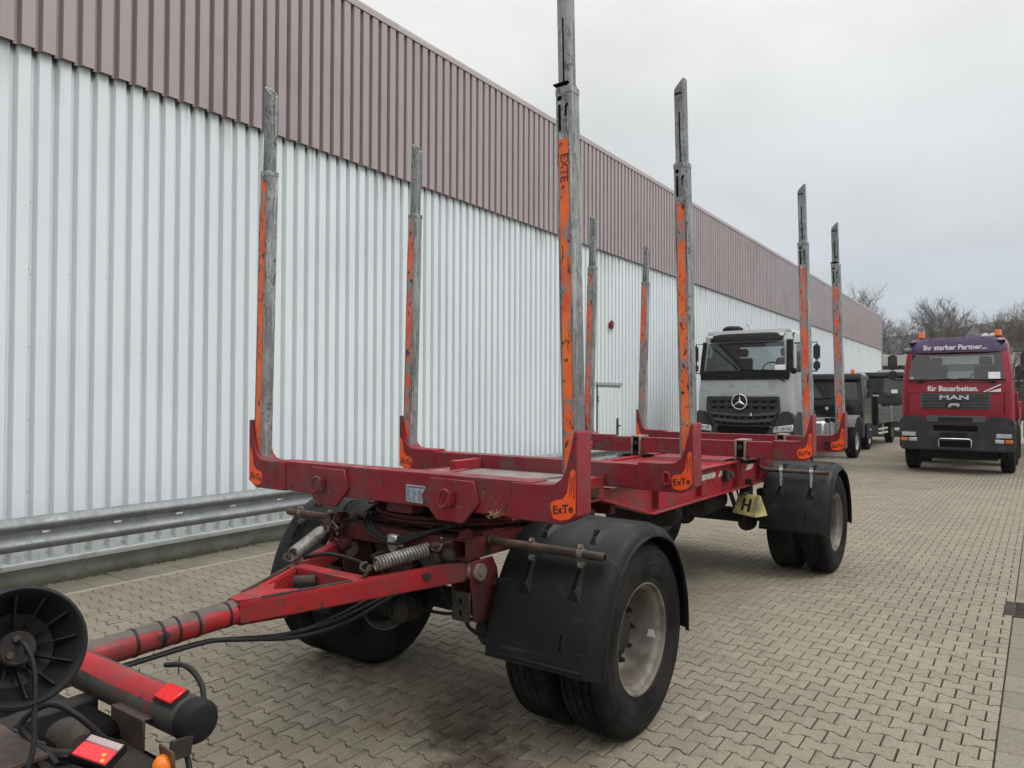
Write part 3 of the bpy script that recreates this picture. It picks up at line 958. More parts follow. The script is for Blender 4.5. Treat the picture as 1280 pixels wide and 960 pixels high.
# knee bracket that holds a stake: outline in x,z seen from the front
BR = [(.88, -.004), (1.175, -.004), (1.255, .040), (1.256, .430), (1.247, .440), (1.235, .415), (1.213, .330), (1.195, .262), (1.172, .212), (1.130, .182), (1.06, .176), (.88, .176)]
ST = [(1.111, .067), (1.112, .094), (1.135, .106), (1.178, .116), (1.202, .145), (1.213, .208), (1.222, .250), (1.231, .258), (1.243, .256), (1.248, .243), (1.249, .173), (1.249, .056), (1.217, .027), (1.17, .014), (1.125, .021)]
brk_m = {s: MB().prism([(s * x, z) for x, z in BR], 'y', -.008, .128).mesh('stake_bracket', 'paint_red_bolster', .004, 30) for s in (1, -1)}
stk_m = {s: MB().prism([(s * x, z) for x, z in ST], 'y', -.0098, -.0076).mesh('maker_sticker', 'orange_sticker', 0, 0) for s in (1, -1)}
lin_m = MB()
for a, b_ in ((1.218, .130), (1.229, .150), (1.240, .120)):
    lin_m.bar((a, -.0102, b_), (a + .003, -.0102, .235 + random.uniform(-.02, .01)), .0035, .001, (0, 1, 0))
lin_m = lin_m.mesh('sticker_line', 'letter_black', 0, 0)
txt_m = text_mesh('ExTe', .055, 'letter_black', .0006, .0012, 'maker_lettering', .12)
txv_m = text_mesh('EXTE', .060, 'letter_faded', .0004, .001, 'stake_lettering')

strip_l = {q: MB().box(-.026, .026, -.0455, -.0436, .20, 3.26 - ZB).mesh('orange_strip', m_, .0006, 0) for q, m_ in ((0, 'orange_strip'), (1, 'orange_strip_worn'))}
def make_bolster(i):
    y = BY[i]
    top = .18 if i == 0 else .158
    bm_ = MB().box(-1.0, 1.0, 0, .15, 0, top)
    bo = bm_.build('bolster', 'paint_red_bolster', tr_, .006, loc=(0, y, ZB), seg=2)
    for s in (1, -1):
        link('stake_bracket', brk_m[s], bo)
        link('maker_sticker', stk_m[s], bo)
        a = link('maker_lettering', txt_m, bo, (s * 1.178, -.0102, .066), (R(90), R(-9 * s), 0))
        if s > 0:
            link('sticker_line', lin_m, bo)
        pos = (s * SB, .062, 0)
        rot = (0, -s * LEAN, 0)
        jl = random.uniform(-.006, .006)
        link('stake', stake_m, bo, pos, rot)
        link('stake_extension', ext_m[s], bo, (pos[0], pos[1], (0, -.01, .01, -.09)[i] if s > 0 else (.015, .03, .03, -.07)[i]), rot)
        link('stake_collar', lip_m, bo, pos, rot)
        link('orange_strip', (strip_m if s > 0 else strip_l)[1 if (i > 1 or (i == 1 and s < 0)) else 0], bo, pos, rot)
        link('strip_edge', edge_m, bo, pos, rot)
        if s < 0:
            continue
        link('latch_plate', worn_m, bo, pos, rot)
        link('latch_slot', latch_m, bo, pos, rot)
        link('extension_groove', notch_m[s], bo, (pos[0], pos[1], (0, -.01, .01, -.09)[i] if s > 0 else (.015, .03, .03, -.07)[i]), rot)
        if i == 0:
            c = math.cos(LEAN)
            link('stake_lettering', txv_m, bo, (s * (SB - (2.9 - ZB) * math.sin(LEAN)), .062 - .0462, 2.93 - ZB), (R(90), R(90), 0))
    return bo
bol = [make_bolster(i) for i in range(4)]
# stop plate pulled out under the extension head of the front and rear stakes
for i in (0, 3):
    MB().box(-.052, .030, -.048, .040, ZLOW + .012, ZLOW + .020).box(-.030, .024, -.037, -.033, ZLOW - .01, ZLOW + .012).build('stop_plate', 'slot_black', bol[i], .001, loc=(SB, .062, 0), rot=(0, -LEAN, 0))
# front bolster: eight-sided plates, lashing eyes, maker's plate, welds
PL = [(-.647, 1.402), (-.683, 1.293), (-.579, 1.180), (-.399, 1.183), (-.287, 1.298), (-.349, 1.404)]
for s in (1, -1):
    cx = .485
    poly = [((x + .485) * -s * -1 + s * cx, z - ZB) for x, z in PL] if s < 0 else [(-(x + .485) + cx, z - ZB) for x, z in PL]
    pl = MB().prism(poly, 'y', -.016, .002).build('lashing_plate', 'paint_red_bolster', bol[0], .003)
    ex, ez = s * .485 + (-.045 if s < 0 else -.005), 1.303 - ZB
    pts = [(ex + .030 * math.cos(t) - .006, -.034 - .022 * math.sin(t * .5), ez + .044 * math.sin(t) + .012 * math.cos(t)) for t in [2 * math.pi * j / 18 for j in range(19)]]
    MB().path(pts, .0095, 8).build('lashing_eye', 'paint_red_bolster', pl)
    MB().box(ex + .018, ex + .052, -.046, -.014, ez - .034, ez + .040).build('eye_block', 'paint_red_bolster', pl, .008, seg=2)
    for j in range(3):
        a = random.uniform(-.09, .09)
        MB().bar((s * .485 + a, -.0165, .02), (s * .485 + a + .02, -.0165, .03), .004, .001, (0, 1, 0)).build('scratch', 'rusty_clip', pl)
dpl = MB().prism([(.165, .020), (.290, .016), (.292, .050), (.310, .055), (.312, .095), (.300, .110), (.165, .113)], 'y', -.0030, .001).build('data_plate', 'data_plate', bol[0], .0006)
for a in [(.170 + .042 * (j % 3), .170 + .042 * (j % 3) + random.uniform(.02, .036), .026 + .011 * (j // 3), .032 + .011 * (j // 3)) for j in range(18)] + [(.172, .296, .096, .106)]:
    MB().box(a[0], a[1], -.0042, -.0028, a[2], a[3]).build('plate_print', 'data_plate_print', dpl)
MB().box(-.02, .18, .03, .12, -.055, -.002).build('under_block', 'paint_red_grimy_shaded', bol[0], .004)
# tuft of straw caught on the front bolster, straws on the paint
sm_ = MB()
rr = random.Random(5)
for j in range(26):
    a = Vector((.78 + rr.gauss(0, .015), -.014 + rr.uniform(-.006, .004), .004 + rr.gauss(0, .006)))
    sm_.bar(a, a + Vector((rr.uniform(-.03, .04), rr.uniform(-.008, 0), rr.uniform(-.012, .03))), .0022, .0022)
sm_.build('straw_tuft', 'straw', bol[0])['kind'] = 'stuff'
for a, b_ in (((.80, .075), (.805, .10)), ((.78, .05), (.784, .075)), ((.70, .085), (.705, .12)), ((1.04, .10), (1.06, .15)), ((1.085, .02), (1.06, .12))):
    MB().bar((a[0], -.0015, a[1]), (b_[0], -.0015, b_[1]), .003, .002, (0, 1, 0)).build('scratch', 'rusty_clip', bol[0])
# second bolster: small eye near its end; third and fourth: sliding clamps
pts = [(1.085 + .022 * math.cos(t), -.026, .083 + .040 * math.sin(t)) for t in [2 * math.pi * j / 14 for j in range(15)]]
MB().path(pts, .010, 7).build('lashing_eye', 'paint_red_chassis', bol[1])
pts = [(1.075 + .022 * math.cos(t), -.026, .073 + .036 * math.sin(t)) for t in [2 * math.pi * j / 14 for j in range(15)]]
MB().path(pts, .010, 7).build('lashing_eye', 'underframe', bol[3])
for i in (2, 3):
    for s in (1, -1):
        c = MB()
        x = s * .57
        c.box(x - .055, x - .035, -.030, .185, -.055, .165).box(x + .035, x + .055, -.030, .185, -.055, .165)
        c.box(x - .055, x + .055, -.030, .185, .160, .178)
        cl = c.build('slide_clamp', 'rusty_clip', bol[i], .004)
        MB().cyl((x, -.052, .10), (x, -.022, .10), .026, n=6).cyl((x, -.066, .10), (x, -.05, .10), .014, n=12).build('clamp_bolt', 'cast_iron', cl)
        MB().box(x - .034, x + .034, -.026, -.002, .01, .158).build('clamp_pad', 'slot_black', cl, .003)
        MB().box(x - .15, x + .12, -.05, .19, -.052, -.030).build('slide_shoe', 'slot_black', bol[i], .004)

# ---- chassis
ch = MB()
ch.box(-.50, .50, 1.56, 6.02, 1.178, 1.190)
ch = ch.build('chassis_deck', 'paint_red_chassis', tr_, .002)
RAIL = [(.42, 1.236), (.42, 1.150), (1.46, 1.150), (2.30, .945), (6.15, .945), (6.15, 1.192), (1.60, 1.192), (1.50, 1.236)]
for s in (1, -1):
    w_ = MB().prism(RAIL, 'x', s * .522 - .007, s * .522 + .007)
    rl = w_.build('side_rail', 'paint_red_chassis', tr_, .002)
    fl = MB()
    # lower flange follows the gooseneck
    low = [(.42, 1.150), (1.46, 1.150), (2.30, .945), (6.15, .945)]
    for a, b_ in zip(low[:-1], low[1:]):
        fl.bar((s * .53, a[0], a[1] - .009), (s * .53, b_[0], b_[1] - .009), .105, .016)
    fl.build('bottom_flange', 'paint_red_chassis', rl, .003)
    MB().box(s * .53 - .05, s * .53 + .05, 1.60, 6.15, 1.193, 1.206).build('top_flange', 'paint_red_chassis', rl, .003)
    for j, (a, b_) in enumerate(((2.55, 3.28), (3.36, 3.76), (3.83, 3.98), (4.62, 4.86))):
        jz = 1.085
        xs = s * .5295
        k_ = MB().add([(xs, a, jz), (xs, b_ - .04, jz + .004), (xs, b_, jz + .03), (xs, b_ - .02, jz + .055), (xs, a + .03, jz + .052), (xs + s * .0012, a, jz), (xs + s * .0012, b_ - .04, jz + .004), (xs + s * .0012, b_, jz + .03), (xs + s * .0012, b_ - .02, jz + .055), (xs + s * .0012, a + .03, jz + .052)],
                      [(0, 1, 2, 3, 4), (5, 6, 7, 8, 9), (0, 1, 6, 5), (1, 2, 7, 6), (2, 3, 8, 7), (3, 4, 9, 8), (4, 0, 5, 9)])
        k_.build('reflective_tape', 'reflective_tape', rl)
    for a in (2.40, 3.30, 4.25, 4.98, 5.9):
        MB().box(min(s * .529, s * .575), max(s * .529, s * .575), a - .006, a + .006, .962, 1.190).build('web_rib', 'paint_red_chassis', rl, .002)
    MB().box(min(s * .532, s * .58), max(s * .532, s * .58), 3.93, 4.02, 1.03, 1.14).build('lashing_lug', 'underframe', rl, .006)
    MB().cyl((s * .53, 4.09, 1.09), (s * .585, 4.09, 1.09), .028, n=12).build('side_marker', 'rust_tube', rl)
for a in (1.75, 3.0, 4.6, 6.1):
    MB().box(-.515, .515, a - .04, a + .04, 1.0, 1.176).build('cross_member', 'paint_red_grimy_shaded', tr_, .004)
# front deck between the first two bolsters
MB().box(-.62, .62, .16, 1.40, 1.290, 1.300).build('front_deck', 'bare_steel_deck', tr_, .002)
for s in (1, -1):
    MB().box(s * .62 - .02, s * .62 + .02, .155, 1.404, 1.238, 1.306).build('deck_edge', 'paint_red_chassis', tr_, .003)
    MB().bar((s * .18, .30, 1.307), (s * .46, 1.38, 1.307), .05, .012).build('deck_strip', 'deck_worn', tr_, .002)
MB().box(-.46, -.40, 1.10, 1.40, 1.302, 1.375).build('deck_stop', 'paint_red_chassis', tr_, .004)
MB().box(-.61, .61, .162, .22, 1.301, 1.33).build('deck_lip', 'deck_worn', tr_, .003)

# ---- turntable and front bogie
YA = .73
tt = MB().lathe([(.44, 1.098), (.56, 1.098), (.575, 1.105), (.575, 1.120), (.56, 1.124), (.56, 1.128), (.575, 1.132), (.575, 1.147), (.44, 1.147)], 44, 'z', (0, YA, 0), True).build('turntable_ring', 'paint_red_grimy_shaded', tr_)
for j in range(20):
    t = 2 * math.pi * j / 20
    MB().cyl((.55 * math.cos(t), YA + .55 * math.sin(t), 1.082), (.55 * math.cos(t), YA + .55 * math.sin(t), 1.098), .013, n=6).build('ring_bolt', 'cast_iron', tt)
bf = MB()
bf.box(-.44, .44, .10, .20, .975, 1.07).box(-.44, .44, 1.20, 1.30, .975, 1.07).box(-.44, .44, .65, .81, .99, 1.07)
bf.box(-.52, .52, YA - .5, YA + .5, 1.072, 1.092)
bogie = bf.build('bogie_frame', 'paint_red_grimy_shaded', tr_, .004)
for s in (1, -1):
    t_ = MB()
    x0, x1 = s * .485 - .05, s * .485 + .05
    # open rectangular tube
    for a in ((x0, x0 + .009, .965, 1.075), (x1 - .009, x1, .965, 1.075), (x0 + .009, x1 - .009, .965, .974), (x0 + .009, x1 - .009, 1.066, 1.075)):
        t_.box(a[0], a[1], .07, 1.45, a[2], a[3])
    t_.box(x0 + .009, x1 - .009, .45, .47, .974, 1.066)
    rl = t_.build('bogie_rail', 'paint_red_grimy_shaded', bogie, 0, 30)
    MB().prism([(.07, 1.076), (.17, 1.076), (.165, 1.105), (.14, 1.125), (.11, 1.125), (.085, 1.11)], 'x', s * .485 - .012, s * .485 + .012).build('lug', 'paint_red_grimy_shaded', bogie, .003)
    # hinge bracket for the drawbar arm, also front spring hanger
    hb = MB().prism([(.085, .964), (.26, .964), (.30, .90), (.33, .70), (.31, .61), (.10, .645), (.075, .85)], 'x', s * .56 - .008, s * .56 + .008)
    hb.prism([(.085, .964), (.26, .964), (.30, .90), (.33, .70), (.31, .61), (.10, .645), (.075, .85)], 'x', s * .43 - .008, s * .43 + .008)
    hb.prism([(.30, .90), (.33, .70), (.31, .61), (.322, .61), (.342, .70), (.312, .90)], 'x', s * .43, s * .56)
    hg = hb.build('spring_hanger', 'paint_red_grimy_shaded', bogie, .003)
    fp = MB().box(min(s * .44, s * .56), max(s * .44, s * .56), .066, .078, .645, .80).build('hanger_plate', 'cast_iron', hg, .002)
    for zz in (.69, .755):
        MB().box(s * .50 - .010, s * .50 + .010, .062, .068, zz - .014, zz + .014).build('bolt_hole', 'slot_black', hg, .004)
    MB().cyl((s * .41, .13, .905), (s * .585, .13, .905), .024, n=14).cyl((s * .568, .13, .905), (s * .592, .13, .905), .045, n=18).cyl((s * .405, .13, .905), (s * .425, .13, .905), .045, n=18).cyl((s * .59, .13, .905), (s * .605, .13, .905), .022, n=6).build('hinge_pin', 'rusty_clip', hg)
    MB().cyl((s * .568, .27, .82), (s * .60, .27, .82), .028, n=10).build('spring_pin', 'paint_red_grimy_shaded', hg)
def leaf_pack(yc, x, par, z0=.80, name='leaf_spring'):
    mb = MB()
    for j in range(6):
        L_ = .52 - j * .075
        for k_ in range(8):
            a, b_ = -L_ + 2 * L_ * k_ / 8, -L_ + 2 * L_ * (k_ + 1) / 8
            f_ = lambda q: z0 - .028 * j - .10 * (1 - (q / .52) ** 2) + .02
            mb.bar((x, yc + a, f_(a)), (x, yc + b_, f_(b_)), .08, .020)
    o = mb.build(name, 'underframe', par, 0, 30)
    MB().box(x - .06, x + .06, yc - .07, yc + .07, .47, .60).box(x - .05, x + .05, yc - .05, yc - .03, .58, .82).box(x - .05, x + .05, yc + .03, yc + .05, .58, .82).build('axle_clamp', 'underframe', o, .003)
    return o
YR = 5.379
ZA = .522
for yc, rearax in ((YA, False), (YR, True)):
    ax = MB().cyl((-.98, yc, ZA), (.98, yc, ZA), .062, n=16).box(-.62, .62, yc - .055, yc + .055, ZA - .06, ZA + .06).build('axle', 'underframe', tr_, .004)
    for s in (1, -1):
        leaf_pack(yc, s * .47, tr_, .80)
        dm = MB().lathe([(.0, .58), (.17, .58), (.205, .60), (.205, .72), (.215, .72), (.215, .76), (.19, .78), (.12, .80)], 30, 'x', (0, yc, ZA))
        if s < 0:
            dm.v = [(-x, y_, z_) for x, y_, z_ in dm.v]
        dm.build('brake_drum', 'cast_iron', ax)
        bc = MB().lathe([(0, -.10), (.06, -.10), (.085, -.08), (.085, -.01), (.092, -.005), (.092, .005), (.085, .01), (.085, .06), (.05, .09), (0, .09)], 20, 'y', (s * .36, yc - .17, .46))
        bc.build('brake_chamber', 'cast_iron', ax)
        MB().path(smoothpath([(s * .40, yc - .26, .42), (s * .36, yc - .30, .60), (s * .25, yc - .2, .80), (s * .2, yc - .1, .98)]), .011, 8).build('brake_hose', 'cable_black', ax)
    for zz in ((.62 if not rearax else .66),):
        pass
for s in (1, -1):
    hb = MB()
    for yy in (YR - .56, YR + .56):
        hb.box(s * .47 - .05, s * .47 + .05, yy - .07, yy + .07, .70, .945)
    hb.build('rear_spring_hanger', 'underframe', tr_, .006)
    MB().box(s * .47 - .05, s * .47 + .05, YA + .44, YA + .62, .72, .965).build('rear_hanger_of_bogie', 'underframe', bogie, .006)
# underside clutter: air tanks, valve boxes, long beam
MB().lathe([(0, -.36), (.09, -.36), (.13, -.32), (.14, -.28), (.14, .28), (.13, .32), (.09, .36), (0, .36)], 24, 'x', (-.02, 3.35, .80)).build('air_tank', 'underframe', tr_)
MB().lathe([(0, -.30), (.09, -.30), (.125, -.26), (.13, -.22), (.13, .22), (.125, .26), (.09, .30), (0, .30)], 24, 'y', (.22, 4.35, .78)).build('air_tank', 'underframe', tr_)
MB().box(-.50, .50, 2.9, 3.0, .86, .94).build('tank_bracket', 'underframe', tr_, .004)
MB().box(-.48, .50, 4.62, 4.72, .55, .68).build('underrun_beam', 'truck_black', tr_, .006)
MB().box(-.45, -.05, 1.65, 2.05, .86, 1.0).build('valve_box', 'underframe', tr_, .01)
MB().prism([(1.30, 1.02), (1.75, 1.02), (1.75, .93), (1.42, .93)], 'x', -.36, .34).build('tool_shelf', 'truck_black', tr_, .006)
for s in (1, -1):
    MB().bar((s * .46, 4.30, .945), (s * .42, 4.64, .68), .03, .05).build('beam_bracket', 'underframe', tr_, .003)

# ---- wheels
TY = [(.300, .118), (.325, .128), (.372, .139), (.430, .141), (.470, .134), (.492, .124), (.508, .112), (.516, .098)]
tread = [(.522, .094)]
for gx in (.072, .024):
    tread += [(.5235, gx + .006), (.509, gx + .004), (.509, gx - .004), (.5240, gx - .006)]
half = TY + tread
prof = [(r_, a) for r_, a in half] + [(r_, -a) for r_, a in reversed(half)]
tyre_m = MB().lathe(prof, 72, 'x').mesh('tyre', 'rubber', 0, 40)
tb = MB()
for i in range(64):
    t = 2 * math.pi * i / 64
    for gx in (-.055, -.041, .041, .055):
        c = Vector((gx, .5236 * math.cos(t + gx), .5236 * math.sin(t + gx)))
        n_ = Vector((0, math.cos(t + gx), math.sin(t + gx))); u_ = Vector((0, -n_.z, n_.y))
        tb.add([c + u_ * .006 + Vector((.004, 0, 0)) + n_ * .0008, c + u_ * .006 - Vector((.004, 0, 0)) + n_ * .0008, c - u_ * .006 - Vector((.004, 0, 0)) + n_ * .0008, c - u_ * .006 + Vector((.004, 0, 0)) + n_ * .0008], [(0, 1, 2, 3)])
    for sx in (-1, 1):
        c = Vector((sx * .099, .5165 * math.cos(t), .5165 * math.sin(t))); n_ = Vector((0, math.cos(t), math.sin(t))); u_ = Vector((0, -n_.z, n_.y))
        tb.add([c + u_ * .004 + n_ * .001 - Vector((sx * .006, 0, 0)) + n_ * .004, c - u_ * .004 + n_ * .005 - Vector((sx * .006, 0, 0)), c - u_ * .004 + Vector((sx * .012, 0, 0)) - n_ * .006, c + u_ * .004 + Vector((sx * .012, 0, 0)) - n_ * .006], [(0, 1, 2, 3)])
sipe_m = tb.mesh('tread_sipes', 'slot_black', 0, 0)
ring_m = MB().lathe([(.300, .1185), (.306, .1235), (.318, .1265), (.322, .125)], 60, 'x').lathe([(.396, .1402), (.400, .1424), (.404, .1402)], 60, 'x').lathe([(.452, .1378), (.456, .1398), (.460, .1366)], 60, 'x').mesh('sidewall_rings', 'rubber', 0, 40)
# disc wheel, dish towards +x
RIM = [(.300, .104), (.304, .112), (.300, .119), (.291, .119), (.284, .110), (.280, .094), (.263, .080), (.256, .060), (.254, .0), (.250, -.065), (.236, -.085), (.200, -.090), (.150, -.072), (.128, -.062), (.112, -.060)]
rim_m = MB().lathe(RIM, 60, 'x').lathe([(.300, .104), (.282, .09), (.272, .0), (.280, -.09), (.300, -.119), (.292, -.119), (.272, -.09), (.262, -.06), (.250, -.045)], 60, 'x').mesh('rim', 'rim_steel', 0, 35)
hubm = MB().lathe([(.135, -.058), (.135, -.030), (.105, -.022), (.095, -.005), (.085, .0), (0, .002)], 30, 'x')
for i in range(10):
    t = 2 * math.pi * i / 10
    y_, z_ = .167 * math.cos(t), .167 * math.sin(t)
    hubm.cyl((-.062, y_, z_), (-.035, y_, z_), .017, n=6).cyl((-.035, y_, z_), (-.018, y_, z_), .011, n=8)
hub_m = hubm.mesh('hub', 'rim_inner_dark', 0, 35)
hm = MB()
for i in range(8):
    t = 2 * math.pi * (i + .5) / 8
    cy_, cz_ = .215 * math.cos(t), .215 * math.sin(t)
    hm.cyl((-.094, cy_, cz_), (-.084, cy_, cz_), .024, n=14)
hole_m = hm.mesh('hand_holes', 'slot_black', 0, 0)
def wheel(x, yc, face, spin):
    w_ = link('wheel', tyre_m, tr_, (x, yc, ZA + .001), (spin, 0, 0 if face > 0 else math.pi))
    w_.name = 'wheel'
    link('rim', rim_m, w_); link('hub', hub_m, w_); link('hand_holes', hole_m, w_); link('sidewall_rings', ring_m, w_); link('tread_sipes', sipe_m, w_)['kind'] = 'stuff'
    return w_
for yc in (YA, YR):
    for s in (1, -1):
        wo_ = wheel(s * 1.120, yc, s, random.uniform(0, 6))
        wheel(s * .785, yc, -s, random.uniform(0, 6))
        if s > 0 and yc == YA:
            t = R(-18) - 0
            lb = MB().add([(.090, -.018, -.02), (.090, .018, -.02), (.096, .012, .02), (.096, -.012, .02)], [(0, 1, 2, 3)])
            o = MB().prism([(-.026, -.022), (.026, -.022), (.015, .022), (-.015, .022)], 'x', 0, .002).build('rim_label', 'paper_white', tr_, 0, 0, (1.120 + .052, YA + .244, ZA - .045), (0, 0, R(-88)))
            MB().prism([(-.010, -.006), (.010, -.006), (.008, .010), (-.008, .010)], 'x', -.0012, -.0002).build('label_print', 'letter_black', o, 0, 0)

# ---- mudguards
GP = [(-.600, .475), (-.575, .58), (-.535, .72), (-.465, .87), (-.345, 1.02), (-.19, 1.105), (0, 1.135), (.19, 1.10), (.345, 1.015), (.46, .87), (.525, .72), (.55, .58), (.555, .45)]
def guard_mesh():
    ctr = [Vector((0, a, b_)) for a, b_ in GP]
    pts = smoothpath(ctr, 4)
    mb = MB()
    n = len(pts)
    xs = [(.612, -.030), (.612, .0), (.622, .012), (.64, .016), (.90, .018), (1.205, .016), (1.245, .006), (1.272, -.016), (1.283, -.046), (1.296, -.050), (1.296, -.058), (1.276, -.058), (1.262, -.022), (1.238, -.002), (1.205, .008), (.90, .010), (.64, .008), (.62, .0), (.62, -.030)]
    m = len(xs)
    vs = []
    for i, p in enumerate(pts):
        d = (pts[min(i + 1, n - 1)] - pts[max(i - 1, 0)]).normalized()
        nn = Vector((0, -d.z, d.y))
        for x, o in xs:
            w_ = 1.0
            vs.append(Vector((x, p.y, p.z)) + nn * o)
    fs = []
    for i in range(n - 1):
        for j in range(m):
            k_ = (j + 1) % m
            fs.append((i * m + j, i * m + k_, (i + 1) * m + k_, (i + 1) * m + j))
    fs += [tuple(range(m)), tuple((n - 1) * m + j for j in range(m - 1, -1, -1))]
    mb.add(vs, fs)
    return mb, pts
gmb, gpts = guard_mesh()
guard_m = {1: gmb.mesh('mudguard', 'mudguard_plastic', 0, 40)}
g2 = MB(); g2.v = [(-x, y_, z_) for x, y_, z_ in gmb.v]; g2.f = gmb.f
guard_m[-1] = g2.mesh('mudguard', 'mudguard_plastic', 0, 40)
def gnorm(t):
    """point and outward normal on the guard's front half, t = height"""
    for a, b_ in zip(gpts[:-1], gpts[1:]):
        if a.z <= t <= b_.z and a.y < 0:
            f_ = (t - a.z) / (b_.z - a.z)
            d = (b_ - a).normalized()
            return a.lerp(b_, f_), Vector((0, -d.z, d.y)), d
def mudguard(yc, s):
    gd = link('mudguard', guard_m[s], tr_, (0, yc, 0))
    # lower hem
    p, n_, d = gnorm(.50)
    MB().bar(Vector((s * .64, p.y, p.z)) + n_ * .019, Vector((s * 1.20, p.y, p.z)) + n_ * .019, .012, .016, n_).build('hem', 'plastic_edge', gd, .003)
    for x in (.80, 1.10):
        for z_a, z_b, ww in ((.80, .98, .045), (1.05, 1.105, .05)):
            pa, na, da = gnorm(z_a); pb, nb, db = gnorm(z_b)
            X = Vector((1, 0, 0))
            base = [pa + X * (s * x - ww) + na * .016, pa + X * (s * x + ww) + na * .016, pb + X * (s * x + ww * .35) + nb * .016, pb + X * (s * x - ww * .35) + nb * .016] if z_a < 1 else \
                   [pa + X * (s * x - ww * .4) + na * .016, pa + X * (s * x + ww * .4) + na * .016, pb + X * (s * x + ww * 1.1) + nb * .016, pb + X * (s * x - ww * 1.1) + nb * .016]
            mid = (pa + pb) / 2 + X * (s * x)
            topv = [mid + X * a + (na + nb).normalized() * .042 + (pb - pa) * k_ for a, k_ in ((-.010, -.28), (.010, -.28), (.010, .30), (-.010, .30))]
            MB().add(base + topv, [(0, 1, 5, 4), (1, 2, 6, 5), (2, 3, 7, 6), (3, 0, 4, 7), (4, 5, 6, 7)]).build('strap_boss', 'mudguard_plastic', gd, 0, 25)
            tq = [v + (na + nb).normalized() * .0015 for v in topv]
            cen = sum(tq, Vector()) / 4
            MB().add([cen + (v - cen) * .82 for v in tq], [(0, 1, 2, 3)]).build('strap_slot', 'slot_black', gd, 0, 0)
    # tear and moulded mark low on the flap
    p, n_, d = gnorm(.62)
    q = Vector((s * 1.07, p.y, p.z)) + n_ * .0185
    MB().add([q + d * .045 + Vector((-.006, 0, 0)), q + d * .03 + Vector((.008, 0, 0)), q - d * .0 + Vector((.004, 0, 0)), q - d * .05 + Vector((.01, 0, 0)), q - d * .045 + Vector((-.004, 0, 0)), q - d * .01 - Vector((.006, 0, 0))], [(0, 1, 2, 3, 4, 5)]).build('tear', 'slot_black', gd, 0, 0)
    q = Vector((s * .89, p.y, p.z)) + n_ * .0185
    lm_ = MB()
    for a, b_ in (((-.02, -.03), (.02, -.02)), ((-.02, 0), (.02, .01)), ((-.02, .03), (.02, .04)), ((-.02, -.03), (-.02, .03))):
        lm_.bar(q + Vector((a[0], 0, 0)) + d * a[1], q + Vector((b_[0], 0, 0)) + d * b_[1], .004, .003, n_)
    lm_.build('moulded_mark', 'plastic_edge', gd, 0, 0)
    # carrier tube with strap clips
    front = yc < 2
    ya_, za_ = (yc - .43, 1.035) if front else (yc - .445, 1.075)
    x0, x1 = (.52, 1.235) if front else (.56, 1.27)
    yin = ya_ - .03 if front else ya_
    tp = MB()
    if front:
        tp.cyl((s * x0, yin, za_ + .012), (s * x1, ya_, za_), .0225, n=16)
    else:
        tp.path(smoothpath([(s * .53, ya_ + .14, za_ + .03), (s * .58, ya_ + .02, za_ + .02), (s * .68, ya_, za_), (s * x1, ya_, za_)]), .021, 12)
    tb_ = tp.build('guard_tube', 'rust_tube', gd, loc=(0, -yc, 0))
    if front:
        MB().cyl((s * (x1 - .03), ya_, za_), (s * (x1 + .0012), ya_, za_), .0165, n=14).build('tube_mouth', 'slot_black', tb_)
        MB().cyl((s * x0, yin, za_ + .012), (s * (x0 + .03), yin, za_ + .012), .034, n=14).build('tube_flange', 'rust_tube', tb_)
    for x in (.80, 1.10):
        cl = MB()
        cl.cyl((s * x - .016, ya_ - .002, za_ + .003), (s * x + .016, ya_ - .002, za_ + .003), .027, n=14)
        for dz_ in (.038, -.048):
            cl.cyl((s * x, ya_ - .030, za_ + dz_), (s * x, ya_ + .012, za_ + dz_), .007, n=8).box(s * x - .013, s * x + .013, ya_ - .014, ya_ - .004, za_ + dz_ - .018, za_ + dz_ + .012)
        cl.build('strap_clip', 'rusty_clip' if front else 'zinc_bright', tb_, 0, 30)
        if not front:
            MB().box(s * x - .010, s * x + .010, ya_ - .030, ya_ - .018, za_ - .17, za_ - .02).cyl((s * x, ya_ - .03, za_ - .18), (s * x, ya_ - .005, za_ - .18), .016, n=10).build('strap', 'zinc_bright', tb_, .003)
    return gd
for yc in (YA, YR):
    for s in (1, -1):
        mudguard(yc, s)

# ---- drawbar
db = MB().cyl((0, -2.6, .79), (0, -.86, .849), .056, n=26).build('drawbar_tube', 'paint_red_drawbar', tr_)
for yy in (-.94, -1.00, -1.15, -1.24, -1.31, -1.42):
    z_ = .845 - (-.98 - yy) * .034
    MB().cyl((0, yy - .006, z_ - .0002), (0, yy + .006, z_), .0585, n=24).build('strap_band', 'cable_black', db)
